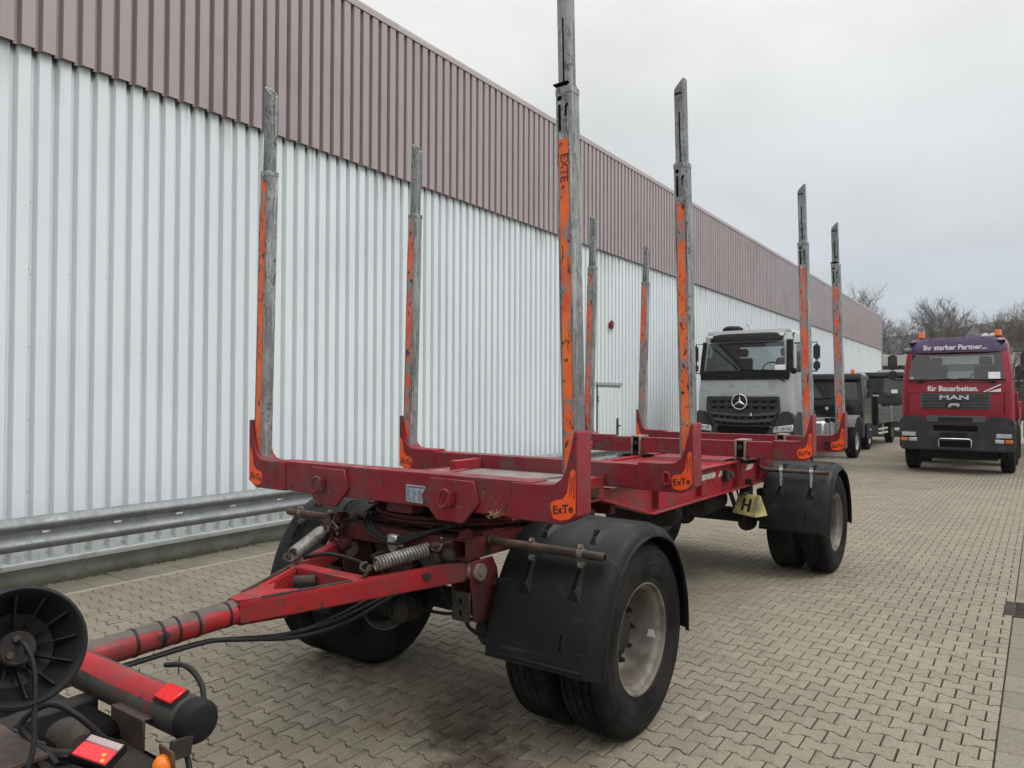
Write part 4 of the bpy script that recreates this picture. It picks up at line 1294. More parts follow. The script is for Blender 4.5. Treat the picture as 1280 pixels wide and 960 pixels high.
# steel showing where the paint has rubbed off the crown of the tube
wm = MB()
for a, b_ in ((-.93, -1.62),):
    pts_ = []
    for yy in [a + (b_ - a) * q / 24 for q in range(25)]:
        z_ = .845 - (-.98 - yy) * .034
        pts_.append([(.0567 * math.sin(t) , yy, z_ + .0567 * math.cos(t)) for t in [R(-50 + 98 * q / 8 + (random.uniform(-7, 7) if q in (0, 8) else 0)) for q in range(9)]])
    vs_ = [p for row_ in pts_ for p in row_]
    wm.add(vs_, [(i * 9 + j, i * 9 + j + 1, (i + 1) * 9 + j + 1, (i + 1) * 9 + j) for i in range(24) for j in range(8)])
wm.build('rubbed_steel', 'rubbed_paint', db, 0, 60)
for s in (1, -1):
    arm = MB().bar((s * .018, -.95, .848), (s * .495, .10, .905), .075, .098).build('drawbar_arm', 'paint_red_drawbar', tr_, .008, seg=2)
    MB().bar((s * .075, -.86, .905), (s * .245, -.46, .925), .018, .012).build('top_bar', 'cast_iron', arm, .002)
    MB().cyl((s * .43, .13, .905), (s * .56, .13, .905), .048, n=20).build('arm_eye', 'rusty_clip', arm)
    MB().cyl((s * .40 + .037 * s, -.13, .912), (s * .40 + .045 * s, -.135, .912), .022, n=12).build('rubber_stop', 'cast_iron', arm)
MB().prism([(-.035, -.96), (.035, -.96), (.115, -.76), (.09, -.66), (.0, -.74), (-.09, -.66), (-.115, -.76)], 'z', .899, .908).build('gusset_plate', 'paint_red_drawbar', db, .003)
MB().prism([(-.04, -.95), (.04, -.95), (.11, -.74), (-.11, -.74)], 'z', .790, .798).build('gusset_plate', 'paint_red_drawbar', db, .003)
MB().box(-.235, .235, -.44, -.36, .86, .93).build('drawbar_brace', 'paint_red_drawbar', tr_, .006)
MB().cyl((-.14, -.50, .875), (-.05, -.44, .880), .030, n=14).build('brace_bush', 'cast_iron', tr_)
# return springs
def coil(p0, p1, r_, wire, turns, par):
    p0, p1 = Vector(p0), Vector(p1)
    d = (p1 - p0); L_ = d.length; d.normalize()
    a = d.orthogonal().normalized(); b_ = d.cross(a)
    pts_ = []
    N = turns * 12
    for i in range(N + 1):
        t = 2 * math.pi * i / 12
        pts_.append(p0 + d * (L_ * i / N) + a * (r_ * math.cos(t)) + b_ * (r_ * math.sin(t)))
    sp = MB().path(pts_, wire, 6).build('coil_spring', 'spring_steel', par, 0, 60)
    for q, sg in ((p0, -1), (p1, 1)):
        pts2 = [q + d * (sg * .02) + d * (sg * .028 * (1 - math.cos(t))) + b_ * (.024 * math.sin(t)) for t in [2 * math.pi * j / 12 for j in range(11)]]
        MB().path(pts2, wire, 6).build('spring_hook', 'rust_tube', sp, 0, 60)
    return sp
coil((.265, -.33, .985), (.375, -.055, 1.03), .031, .0078, 17, tr_)
coil((-.265, -.42, .985), (-.375, -.14, 1.05), .031, .0078, 17, tr_)
for s in (1, -1):
    MB().path([(s * .375, -.03, 1.04), (s * .40, .03, 1.05), (s * .44, .10, 1.06)], .010, 8).build('spring_rod', 'rust_tube', tr_)
    MB().bar((s * .26, -.40, .93), (s * .262, -.36, .99), .016, .02).build('spring_lug', 'cast_iron', tr_, .004)
    MB().path([(s * .395, .0, 1.01), (s * .41, .02, 1.05), (s * .43, -.01, 1.09)], .005, 6).build('split_pin', 'rusty_clip', tr_)
# steering stop and cross link inside the drawbar fork
MB().path([(-.16, .06, .90), (-.02, .13, .97)], .020, 10).build('adjust_rod', 'cable_black', tr_)
MB().lathe([(0, -.05), (.035, -.05), (.04, -.03), (.04, .03), (.025, .05), (0, .05)], 14, 'y', (0, .11, .985)).build('rod_end', 'rusty_clip', tr_)
MB().prism([(-.30, .955), (.05, .955), (-.02, .72), (-.22, .72)], 'y', .205, .217).build('frame_plate', 'paint_red_grimy_shaded', bogie, .003)
MB().lathe([(0, -.03), (.030, -.03), (.038, -.015), (.038, .03), (.02, .04), (0, .04)], 16, 'y', (-.40, .06, .95)).build('hinge_boss', 'paint_red_grimy_shaded', bogie)
MB().prism([(-.33, .30), (.33, .30), (.33, 1.16), (-.33, 1.16)], 'z', .955, .962).build('bogie_cover', 'underframe', bogie, .002)
# hoses and cables
HO = [
    [(.03, -2.3, .73), (.035, -1.75, .748), (.04, -1.40, .760), (.045, -1.12, .762), (.05, -.95, .735), (.06, -.72, .692), (.10, -.45, .70), (.16, -.20, .76), (.22, .0, .82), (.26, .25, .90)],
    [(.01, -2.3, .73), (.02, -1.75, .745), (.03, -1.40, .757), (.035, -1.12, .762), (.06, -.92, .725), (.08, -.66, .672), (.14, -.40, .69), (.22, -.16, .78), (.26, .1, .86), (.2, .3, .92)],
    [(-.02, -2.3, .73), (-.005, -1.75, .742), (.01, -1.40, .752), (.02, -1.12, .757), (.02, -.9, .715), (.03, -.62, .678), (.06, -.36, .71), (.10, -.1, .79), (.12, .2, .90)],
    [(-.30, .16, 1.13), (-.24, .07, 1.07), (-.10, .06, 1.01), (.05, .05, 1.005), (.2, .07, 1.06), (.34, .15, 1.12)],
    [(-.28, .18, 1.135), (-.22, .08, 1.08), (-.09, .065, 1.025), (.05, .055, 1.02), (.2, .08, 1.07), (.36, .16, 1.125)],
    [(-.26, .2, 1.13), (-.20, .085, 1.085), (-.08, .07, 1.035), (.05, .06, 1.035), (.22, .085, 1.08), (.38, .17, 1.12)],
    [(.41, .15, .86), (.44, .18, .62), (.50, .20, .55), (.58, .28, .51), (.70, .40, .50)],
    [(.28, .10, .88), (.33, .20, .66), (.36, .35, .56), (.30, .5, .52)],
    [(-.18, .12, .88), (-.10, .30, .60), (.05, .45, .52), (.2, .5, .55)],
    [(-.26, -.35, .955), (-.12, -.30, .985), (.06, -.26, .965), (.16, -.30, .955)],
    [(.33, .02, .99), (.36, -.02, 1.02), (.40, .04, 1.0), (.37, .08, .96)],
]
for h_ in HO:
    MB().path(smoothpath(h_, 6), .0105, 8).build('hose', 'cable_black', tr_, 0, 70)
MB().box(-.03, .045, .045, .085, .985, 1.05).build('hose_block', 'zinc_bright', tr_, .008)
for j in range(4):
    MB().cyl((.05, .06, .995 + j * .013), (.09, .058, .998 + j * .013), .006, n=8).build('hose_fitting', 'zinc_bright', tr_)
for yy in (-1.25, -1.42):
    MB().bar((.06, yy, .74), (.062, yy - .005, .67), .004, .003).build('cable_tie', 'cable_black', tr_)
MB().lathe([(0, -.05), (.05, -.05), (.06, -.03), (.06, .03), (.04, .06), (0, .06)], 14, 'y', (.34, .03, .965)).build('air_valve', 'cast_iron', tr_)
MB().lathe([(0, -.03), (.035, -.03), (.04, .02), (.025, .05), (0, .05)], 12, 'x', (.42, .05, .985)).build('air_valve', 'cast_iron', tr_)
# extra stowed pieces left of the deck: rods lying over the left bogie rail
for a, b_ in (((-.62, .06, 1.02), (-.40, .16, 1.10)), ((-.66, .10, 1.06), (-.44, .06, 1.02)), ((-.55, .04, .99), (-.50, .10, 1.13))):
    MB().path([a, b_], .010, 8).build('tie_rod', 'rust_tube', tr_)
MB().cyl((-.55, .06, 1.085), (-.55, .16, 1.085), .030, n=14).build('pin_socket', 'rust_tube', tr_)

# ---- wheel chock hung under the side rail
ck = thing('wheel_chock', 'pale yellow plastic wheel chock hung under the side rail', 'wheel chock', (.60, 4.53, .66))
cm = MB()
CW = [(-.19, 0), (.19, 0), (.045, .21), (-.035, .215)]      # x? profile along the trailer's width
def chock():
    # sloping front face towards the camera with an H of recesses, triangular flank at +y end
    mb = MB()
    A_ = [(-.17, -.10, 0), (.15, -.10, -.02), (.15, .13, -.02), (-.17, .13, 0)]
    B_ = [(-.15, -.005, .205), (.13, -.005, .20), (.13, .03, .20), (-.15, .03, .205)]
    mb.add(A_ + B_, [(3, 2, 1, 0), (4, 5, 6, 7), (0, 1, 5, 4), (1, 2, 6, 5), (2, 3, 7, 6), (3, 0, 4, 7)])
    return mb
cb = chock().build('body', 'yellow_chock', ck, .008, seg=2)
def face(u, v):   # u 0..1 across, v 0..1 up on the sloping front face
    a = Vector((-.17, -.10, 0)).lerp(Vector((.15, -.10, -.02)), u); b_ = Vector((-.15, -.005, .205)).lerp(Vector((.13, -.005, .20)), u)
    return a.lerp(b_, v) + Vector((0, -.0035, .0015))
MB().add([face(u, v) for u, v in ((.32, .2), (.44, .2), (.44, .80), (.32, .80))], [(0, 1, 2, 3)]).build('recess', 'underframe', ck, 0, 0)
MB().add([face(u, v) for u, v in ((.60, .2), (.72, .2), (.72, .80), (.60, .80))], [(0, 1, 2, 3)]).build('recess', 'underframe', ck, 0, 0)
MB().add([face(u, v) for u, v in ((.44, .45), (.60, .45), (.60, .54), (.44, .54))], [(0, 1, 2, 3)]).build('recess', 'underframe', ck, 0, 0)
for q in (ck,):
    q.rotation_euler = (0, 0, R(-16))
    q.scale = (.86, .95, .95)
# carrier for the chock belongs to the trailer
MB().box(.50, .60, 4.60, 4.64, .84, 1.0).box(.52, .58, 4.45, 4.64, .855, .868).build('chock_carrier', 'underframe', tr_, .003)
# ================================================================ TOWING TRUCK (rear end only is in view)
tk = thing('towing_truck', 'rear of a red towing truck with round crossbeam and lit tail lamp', 'truck', (0, -2.2, 0))
def tl(p): return (p[0], p[1] + 2.2, p[2])
bmx = MB().cyl(tl((-1.0, -1.83, .952)), tl((1.145, -1.83, .952)), .0565, n=30).build('crossbeam', 'beam_grey', tk)
wm = MB()
pr_ = [[(x, .37 + .0572 * math.sin(t), .952 + .0572 * math.cos(t)) for t in [R(-58 + 70 * q / 9 + random.uniform(-2, 2)) for q in range(10)]] for x in [-.9 + 1.90 * j / 24 for j in range(25)]]
wm.add([p for r_ in pr_ for p in r_], [(i * 10 + j, i * 10 + j + 1, (i + 1) * 10 + j + 1, (i + 1) * 10 + j) for i in range(24) for j in range(9)])
wm.build('red_paint_left', 'paint_red_drawbar', bmx, 0, 60)
MB().lathe([(0, .018), (.040, .017), (.053, .010), (.0585, 0), (.0585, -.03), (.0565, -.03)], 30, 'x', (1.145, .37, .952)).build('end_cap', 'plastic_black', bmx)
rf = MB().box(-.042, .042, -.027, .027, 0, .010).build('reflector', 'reflector_red', tk, .003, loc=(1.045, .348, 1.0085), rot=(R(24), 0, 0))
MB().box(-.047, .047, -.032, .032, -.004, 0).build('reflector_base', 'plastic_edge', rf, .001)
# hanging bracket with tail lamp
br_ = MB()
br_.box(.845, 1.022, .283, .291, .865, .955)
br_.bar((.93, .287, .95), (.93, .33, .945), .17, .008)
br_.build('lamp_bracket', 'rust_tube', tk, .003)
MB().add([(.95, .04, .885), (1.12, .05, .878), (1.14, .283, .868), (.85, .283, .875), (.95, .04, .877), (1.12, .05, .870), (1.14, .283, .860), (.85, .283, .867)], [(0, 1, 2, 3), (7, 6, 5, 4), (0, 4, 5, 1), (1, 5, 6, 2), (2, 6, 7, 3), (3, 7, 4, 0)]).build('lamp_shelf', 'underframe', tk, .002)
# tail lamp: a flat block seen from above-behind
lc = Vector((1.088, .135, .946)); lr = Euler((R(20), R(12), R(26)))
lb_ = MB().box(-.062, .062, -.046, .046, -.024, 0).build('tail_lamp', 'plastic_edge', tk, .004, loc=lc, rot=lr)
lb_.scale = (.84, .84, .84)
MB().box(-.058, .058, -.040, .012, 0, .012).build('red_lens', 'lamp_red_lit', lb_, .003)
MB().box(-.058, .058, .014, .040, 0, .011).build('clear_lens', 'lamp_pink_lit', lb_, .003)
MB().box(-.062, .062, -.046, -.041, -.02, .014).box(-.062, .062, .041, .046, -.02, .014).box(-.063, -.0585, -.046, .046, -.02, .014).box(.0585, .063, -.046, .046, -.02, .014).build('lamp_rim', 'plastic_edge', lb_, .002)
for i in range(9):
    MB().box(-.056 + i * .0138, -.0552 + i * .0138, -.038, .010, .0122, .0127).build('lens_rib', 'reflector_red', lb_)
for i in range(8):
    MB().box(-.052 + i * .0148, -.0502 + i * .0148, .016, .038, .0112, .0120).build('lens_rib', 'trim_grey', lb_)
for x, y_ in ((.040, -.030), (.030, -.012), (.010, -.006), (-.012, -.004)):
    MB().lathe([(0, .0135), (.006, .0125), (.0065, .0115)], 10, 'z', (x, y_, 0)).build('lit_bulb', 'lamp_orange_dot' if x > .02 else 'lamp_red_lit', lb_)
# amber side marker hanging below the beam end
am = MB().lathe([(0, -.045), (.018, -.042), (.030, -.03), (.034, 0), (.030, .04), (.016, .055), (0, .056)], 18, 'z').build('side_marker', 'lamp_amber_lit', tk, 0, 60, (1.196, .245, .876), (R(8), R(4), 0))
am.scale = (.78, .78, .9)
MB().box(-.042, .042, .012, .022, -.055, .075).build('marker_holder', 'rust_tube', am, .004)
MB().lathe([(0, .0), (.009, -.004), (.010, -.012)], 10, 'y', (.006, -.034, -.012)).build('lit_bulb', 'lamp_orange_dot', am)
MB().bar((1.160, .34, .905), (1.190, .265, .925), .012, .05).build('marker_arm', 'underframe', tk, .002)
# frame end plates and brown cross plate
MB().box(.62, 1.09, -.30, .02, .975, .987).build('frame_plate', 'rust_tube', tk, .002)
MB().box(.60, .68, -1.2, .33, .78, .92).build('frame_rail', 'underframe', tk, .006)
MB().box(-.68, -.60, -1.2, .33, .78, .92).build('frame_rail', 'underframe', tk, .006)
MB().box(-.60, .60, .16, .30, .72, .90).build('end_member', 'underframe', tk, .006)
MB().box(-.16, .16, .02, .24, .70, .90).build('coupling_head', 'cast_iron', tk, .02, seg=2)
MB().cyl((1.11, -.14, .876), (1.11, -.14, .882), .009, n=6).build('bolt', 'rusty_clip', tk)
MB().box(.66, .90, .10, .312, .60, .915).build('shade_fill', 'slot_black', tk, .02)  # dark box added as shade in the gap between frame and beam
MB().box(.90, 1.10, .20, .34, .58, .845).build('shade_fill_low', 'slot_black', tk, .02)  # black box standing in for the shade below bracket and end cap
MB().box(.25, 1.0, .0, .30, .58, .80).build('shade_backing', 'slot_black', tk, .02)  # dark backing added so the space behind the lamps stays black
MB().bar((.70, .10, .88), (1.12, .22, .86), .05, .012).build('stay', 'underframe', tk, .003)
MB().cyl((.45, .05, .87), (.95, .08, .90), .022, n=12).build('air_pipe', 'cast_iron', tk)
MB().lathe([(0, -.06), (.04, -.06), (.05, -.04), (.05, .04), (.03, .06), (0, .06)], 16, 'x', (.86, .17, .90)).build('coupling_valve', 'cast_iron', tk)
MB().bar((.90, -.05, .95), (.96, .24, .86), .03, .03).build('stay', 'underframe', tk, .003)
for j in range(4):
    MB().path(smoothpath([(.62 + .05 * j, -.12, .93), (.72 + .06 * j, .0 + .02 * j, .97 - .02 * j), (.80 + .05 * j, .12, .90), (.88 + .03 * j, .24, .82 + .01 * j)], 6), .007, 8).build('cable', 'cable_black', tk, 0, 70)
# round ribbed plastic housing with its cable, close to the camera
dc = Vector((1.10, -2.243 + 2.2, 1.258))
nrm = (CAM - Vector((1.10, -2.243, 1.258))).normalized()
nrm = (nrm + Vector((-.28, .30, -.05))).normalized()
dq = nrm.to_track_quat('Z', 'Y').to_euler()
dsc = MB().lathe([(.0, -.075), (.045, -.075), (.050, -.072), (.084, -.062), (.086, -.050), (.116, -.020), (.122, .002), (.130, .009), (.137, .006), (.139, -.010), (.134, -.030), (.09, -.080), (.0, -.095)], 48, 'z').build('round_housing', 'plastic_edge', tk, 0, 40, dc, dq)
for i in range(12):
    t = 2 * math.pi * i / 12
    MB().bar((.046 * math.cos(t), .046 * math.sin(t), -.062), (.119 * math.cos(t), .119 * math.sin(t), -.008), .0045, .016).build('rib', 'plastic_edge', dsc, .001)
MB().lathe([(0, -.030), (.036, -.030), (.0395, -.034), (.0395, -.08)], 28, 'z').build('hub_plate', 'underframe', dsc)
for t in (R(95), R(215), R(335)):
    MB().cyl((.022 * math.cos(t), .022 * math.sin(t), -.030), (.022 * math.cos(t), .022 * math.sin(t), -.024), .0085, n=6).build('bolt', 'cast_iron', dsc)
MB().path(smoothpath([(.0, .012, -.032), (.004, .010, -.010), (.014, -.02, .0), (.018, -.07, .004), (.010, -.15, .002), (-.004, -.24, .0), (-.05, -.34, -.02)], 6), .0058, 8).build('cable', 'cable_black', dsc, 0, 70)
MB().bar((0, 0, -.06), (0, -.03, -.20), .06, .05).build('housing_arm', 'underframe', dsc, .004)
for h_ in ([(1.04, .21, .90), (1.02, .12, 1.02), (.965, .07, 1.055), (.935, .02, 1.01), (1.0, .06, .93)], [(.80, -.06, .95), (.95, .0, .94), (1.05, .02, .955)], [(.75, -.1, .93), (.92, -.02, .97), (1.0, .03, .975), (1.06, .05, .94)],
           [(1.13, .335, .90), (1.17, .33, .85), (1.20, .30, .78), (1.16, .25, .68), (1.05, .2, .62)], [(1.06, .44, .94), (1.02, .455, 1.0), (.93, .46, 1.03), (.82, .46, 1.01)], [(1.1, .29, .86), (1.05, .26, .79), (.95, .2, .74)]):
    MB().path(smoothpath(h_, 6), .008, 8).build('cable', 'cable_black', tk, 0, 70)

# ================================================================ PARKED TRUCKS
def ring(w, f, b, rc, ys, yw, wb):
    """outline of a cab at one height, right half then left half"""
    pts = [(0, f), (w * .5, f), (w - rc, f + .01)]
    for t in (30, 60, 90):
        pts.append((w - rc + rc * math.sin(R(t)), f + .01 + rc - rc * math.cos(R(t))))
    pts += [(w, ys), (w, yw), (w, b), (wb, b)]
    return pts
def cab(name, t, rings, mat, ys=.42, yw=1.30, wb=.62, ws=(0, 0), sw=(0, 0), rw=(0, 0), glass=True):
    """rings: list (z, halfwidth, front y, back y, corner r); ws/sw/rw: ring index ranges left open for glass"""
    full = []
    for z, w, f, b, rc in rings:
        rr_ = ring(w, f, b, rc, ys + max(0, f), yw, wb)
        L_ = [(-x, y) for x, y in reversed(rr_[1:])]
        full.append([(x, y, z) for x, y in L_ + rr_])      # starts at back-left, ends back-right
    m = len(full[0])
    h = len(rr_) - 1                                        # index of front centre
    mb = MB(); V_ = [p for r_ in full for p in r_]
    F_ = []; G = {'windscreen': [], 'side_window': [], 'rear_window': []}
    for i in range(len(rings) - 1):
        for j in range(m):
            k_ = (j + 1) % m
            q = (i * m + j, i * m + k_, (i + 1) * m + k_, (i + 1) * m + j)
            a = min(abs(j - h), abs(k_ - h)) if j != m - 1 else 99
            if ws[0] <= i < ws[1] and a <= 1 and j != m - 1:
                G['windscreen'].append(q)
            elif sw[0] <= i < sw[1] and a == 6 and j != m - 1:
                G['side_window'].append(q)
            elif rw[0] <= i < rw[1] and j == m - 1:
                G['rear_window'].append(q)
            else:
                F_.append(q)
    F_.append(tuple((len(rings) - 1) * m + j for j in range(m)))
    F_.append(tuple(range(m - 1, -1, -1)))
    mb.add(V_, F_)
    c = mb.build(name, mat, t, 0, 32)
    for nm in G:
        if not G[nm]: continue
        gm_ = MB()
        sets = [G[nm]] if nm != 'side_window' else [[q for q in G[nm] if V_[q[0]][0] > 0], [q for q in G[nm] if V_[q[0]][0] < 0]]
        for fs_ in sets:
            gm_ = MB().add(V_, fs_)
            used = sorted(set(i for f in fs_ for i in f)); mp_ = {a: b for b, a in enumerate(used)}
            gm_ = MB().add([V_[i] for i in used], [tuple(mp_[i] for i in f) for f in fs_])
            gm_.build(nm, 'glass_cab', c, 0, 32)
    return c
truck_tyre = MB().lathe([(.29, .13), (.36, .15), (.45, .15), (.505, .13), (.52, .11), (.522, .03), (.51, .028), (.51, -.028), (.522, -.03), (.52, -.11), (.505, -.13), (.45, -.15), (.36, -.15), (.29, -.13)], 40, 'x').mesh('tyre', 'rubber', 0, 40)
truck_rim = MB().lathe([(.29, .13), (.295, .12), (.27, .11), (.255, .02), (.20, -.02), (.15, .04), (.14, .10), (.08, .12), (0, .12)], 32, 'x').mesh('rim', 'rim_steel', 0, 35)
alu_rim = MB().lathe([(.29, .13), (.295, .12), (.27, .11), (.255, .02), (.20, -.02), (.15, .04), (.14, .10), (.08, .12), (0, .12)], 32, 'x').mesh('rim', 'zinc_bright', 0, 35)
def twheel(t, x, y, alu=False, sc=1.0):
    w_ = link('wheel', truck_tyre, t, (x, y, .522 * sc), (0, 0, 0 if x > 0 else math.pi))
    w_.scale = (sc, sc, sc)
    link('rim', alu_rim if alu else truck_rim, w_)
def interior(t, y0, y1, zf, w):
    MB().prism([(y0 + .02, zf - .55), (y0 + .05, zf + .02), (y0 + .35, zf + .10), (y0 + .50, zf - .05), (y0 + .5, zf - .55)], 'x', -w, w).build('dashboard', 'interior_dark', t, .02)
    for sx in (-.55, .55):
        s_ = MB().prism([(y1 - .75, zf - .35), (y1 - .25, zf - .40), (y1 - .12, zf + .42), (y1 - .24, zf + .45), (y1 - .34, zf - .22), (y1 - .75, zf - .18)], 'x', sx - .25, sx + .25)
        s_.box(sx - .14, sx + .14, y1 - .26, y1 - .15, zf + .47, zf + .68)
        s_.build('seat', 'seat_cloth', t, .03, seg=2)
    pts = [(.50 + .21 * math.cos(a), y0 + .42 + .09 * math.sin(a), zf + .10 + .18 * math.sin(a)) for a in [2 * math.pi * i / 20 for i in range(21)]]
    MB().path(pts, .016, 6).build('steering_wheel', 'seat_cloth', t)
    MB().box(-w, w, y0 + .3, y1 - .05, zf - .62, zf - .55).build('cab_floor', 'interior_dark', t)
    MB().box(-w, w, y1 - .06, y1 - .045, zf - .6, zf - .12).build('back_panel', 'interior_dark', t)
def mirror(t, x, y, z0, z1, arm_z, w=.20, x0=1.15):
    s = 1 if x > 0 else -1
    m_ = MB().box(x - w / 2, x + w / 2, y, y + .12, z0 + .24, z1).build('mirror', 'truck_plastic', t, .035, seg=2)
    MB().box(x - w / 2, x + w / 2, y, y + .12, z0, z0 + .21).build('wide_mirror', 'truck_plastic', m_, .035, seg=2)
    MB().path([(s * x0, y + .15, arm_z), (x, y + .08, arm_z), (x, y + .08, z0 + .02)], .014, 6).path([(s * x0, y + .15, z0 - .02), (x, y + .08, z0 - .02), (x, y + .08, z0 + .1)], .014, 6).build('mirror_arm', 'truck_black', m_)
def beacon(t, x, y, z):
    MB().cyl((x, y, z - .05), (x, y, z + .02), .06, n=14).build('beacon_foot', 'truck_black', t)
    MB().lathe([(0, .15), (.055, .145), (.07, .12), (.075, .02), (.08, .0), (0, .0)], 18, 'z', (x, y, z + .02)).build('beacon', 'lamp_amber', t)
def txt(body, size, mat, t, x, y, z, sx=1.0, off=0.0, shear=0.0, name='lettering'):
    o = link(name, text_mesh(body, size, mat, .002, off, name, shear), t, (x, y, z), (R(90), 0, 0))
    o.scale = (sx, 1, 1)
    return o

# ---------------------------------------------------------------- red truck
mn = thing('red_truck', 'red truck with purple sun visor and white slogan parked facing the camera', 'truck', (1.30, 17.9, 0))
RG = [(1.10, 1.16, .02, 1.75, .12), (1.42, 1.165, .0, 1.75, .12), (1.95, 1.165, .0, 1.76, .14), (2.24, 1.155, .02, 1.77, .14), (2.28, 1.15, .03, 1.78, .14), (2.60, 1.12, .12, 1.80, .15), (2.94, 1.085, .21, 1.80, .15), (3.0, 1.08, .23, 1.80, .15), (3.22, 1.05, .32, 1.80, .17), (3.31, .98, .42, 1.76, .2), (3.34, .85, .6, 1.6, .2)]
c = cab('cab', mn, RG, 'cab_red', .36, 1.15, .72, (4, 6), (4, 6), (4, 6))
interior(mn, .1, 1.75, 2.22, 1.02)
# visor
vz = MB()
for i in range(12):
    a, b_ = -1.045 + 2.09 * i / 12, -1.045 + 2.09 * (i + 1) / 12
    f_ = lambda x: .13 + .14 * (abs(x) / 1.05) ** 5
    g_ = lambda x: .24 + .14 * (abs(x) / 1.05) ** 5
    vz.add([(a, f_(a), 2.955), (b_, f_(b_), 2.955), (b_, f_(b_) + .06, 3.22 - .05 * abs(b_) ** 6), (a, f_(a) + .06, 3.22 - .05 * abs(a) ** 6), (a, g_(a) + .06, 3.335 - .09 * abs(a) ** 6), (b_, g_(b_) + .06, 3.335 - .09 * abs(b_) ** 6)], [(0, 1, 2, 3), (3, 2, 5, 4)])
vis = vz.build('sun_visor', 'visor_purple', mn, 0, 60)
txt('Ihr starker Partner...', .165, 'letter_white', vis, -.02, .140, 3.075, .98, .006)
for x in (-.93, .93):
    MB().box(x - .09, x + .09, .24, .32, 3.17, 3.235).build('marker_lamp', 'truck_black', vis, .01)
for x in (-.55, -.18, .18, .55):
    MB().box(x - .008, x + .008, .24, .27, 3.20, 3.31).build('visor_seam', 'truck_black', vis)
beacon(mn, -.78, .62, 3.34); beacon(mn, .86, .60, 3.34)
for x in (.58, .74):
    MB().lathe([(0, .08), (.07, .06), (.085, 0), (0, 0)], 14, 'z', (x, .75, 3.36)).build('roof_cap', 'cab_white', mn)
# windscreen rubber, wipers, sticker
MB().box(-1.03, 1.03, -.005, .03, 2.262, 2.292).build('windscreen_seal', 'truck_black', c, .006)
for a, b_ in (((-.75, -.02, 2.26), (-.10, .03, 2.30)), ((.78, -.02, 2.26), (.05, .03, 2.30))):
    MB().path([a, b_], .014, 6).build('wiper', 'truck_black', mn)
    MB().box(a[0] - .05, a[0] + .05, -.03, .01, 2.20, 2.27).build('wiper_arm_foot', 'truck_black', mn, .01)
MB().bar((.80, .020, 2.30), (.80, .062, 2.46), .24, .003, (0, -1, 0)).build('windscreen_sticker', 'paper_white', mn)
MB().cyl((-.93, .05, 2.325), (-.93, .046, 2.325), .035, n=14).build('round_badge', 'flashing_white', mn)
MB().prism([(-.98, 2.95), (-.60, 2.95), (-.72, 2.75), (-.98, 2.72)], 'y', .30, .34).build('curtain', 'truck_black', mn)
# front panel details
txt('f\u00fcr Bauarbeiten.', .175, 'letter_white', c, -.05, -.006, 2.06, .95, .005)
for a in (((.56, 1.985), (.93, 2.175), (.93, 2.145), (.62, 1.985)), ((.66, 1.985), (.93, 2.07), (.93, 1.985))):
    MB().prism(a, 'y', -.005, .002).build('white_stripe', 'letter_white', c, 0, 0)
gr = MB().box(-.74, .72, -.010, .02, 1.56, 1.955).build('grille', 'truck_plastic_light', c, .02)
for i in range(5):
    z = 1.605 + i * .073
    MB().prism([(-.03, z), (-.012, z + .008), (-.008, z + .05), (-.008, z - .005)], 'x', -.71, .69).build('slat', 'truck_plastic', gr, .003)
txt('MAN', .150, 'chrome', gr, -.02, -.038, 1.845, 1.9, .005)
lz, lx = 1.665, -.02
lion = MB().prism([(lx - .13, lz - .045), (lx - .12, lz + .01), (lx - .07, lz + .045), (lx + .07, lz + .05), (lx + .125, lz + .02), (lx + .135, lz - .015), (lx + .10, lz - .02), (lx + .09, lz - .06), (lx + .06, lz - .06), (lx + .055, lz - .01), (lx - .05, lz - .015), (lx - .08, lz - .06), (lx - .11, lz - .06)], 'y', -.042, -.032)
lion.build('emblem', 'chrome', gr, .003)
pts = [(lx + .17 * math.cos(a), -.034, lz - .005 + .085 * math.sin(a)) for a in [2 * math.pi * i / 24 for i in range(25)]]
MB().path(pts, .006, 6).build('emblem_ring', 'truck_black', gr)
for x in (-1.02, 1.0):
    MB().box(x - .006, x + .006, -.004, .01, 1.45, 1.95).build('panel_joint', 'truck_black', c)
MB().box(-1.0, 1.0, -.004, .01, 1.952, 1.960).build('panel_joint', 'truck_black', c)
MB().box(-1.0, 1.0, -.004, .01, 2.205, 2.212).build('panel_joint', 'truck_black', c)
# bumper
bp = MB().prism([(-1.20, .60), (-1.13, .56), (1.13, .56), (1.20, .60), (1.20, 1.28), (1.10, 1.38), (.70, 1.40), (.60, 1.22), (-.60, 1.22), (-.70, 1.40), (-1.10, 1.38), (-1.20, 1.28)], 'y', -.10, .30).build('bumper', 'truck_plastic', mn, .035, seg=2)
MB().box(-.62, .62, -.02, .1, 1.24, 1.40).build('step_recess', 'truck_plastic_light', bp, .01)
MB().box(-.48, .48, -.105, .0, 1.02, 1.19).build('air_opening', 'slot_black', bp, .02)
for i in range(3):
    MB().box(-.36, .36, -.035, -.02, 1.275 + i * .035, 1.293 + i * .035).build('slot', 'truck_black', bp)
MB().box(-.30, .24, -.112, -.10, .84, 1.0).build('number_plate_holder', 'truck_black', bp, .004)
MB().path([(-.34, -.13, .66), (-.34, -.15, .82), (-.30, -.15, .85), (.30, -.15, .85), (.34, -.15, .82), (.34, -.13, .66)], .018, 8).build('pull_bar', 'chrome', bp)
MB().box(-.32, .32, -.104, -.08, .64, .80).build('tow_opening', 'slot_black', bp, .01)
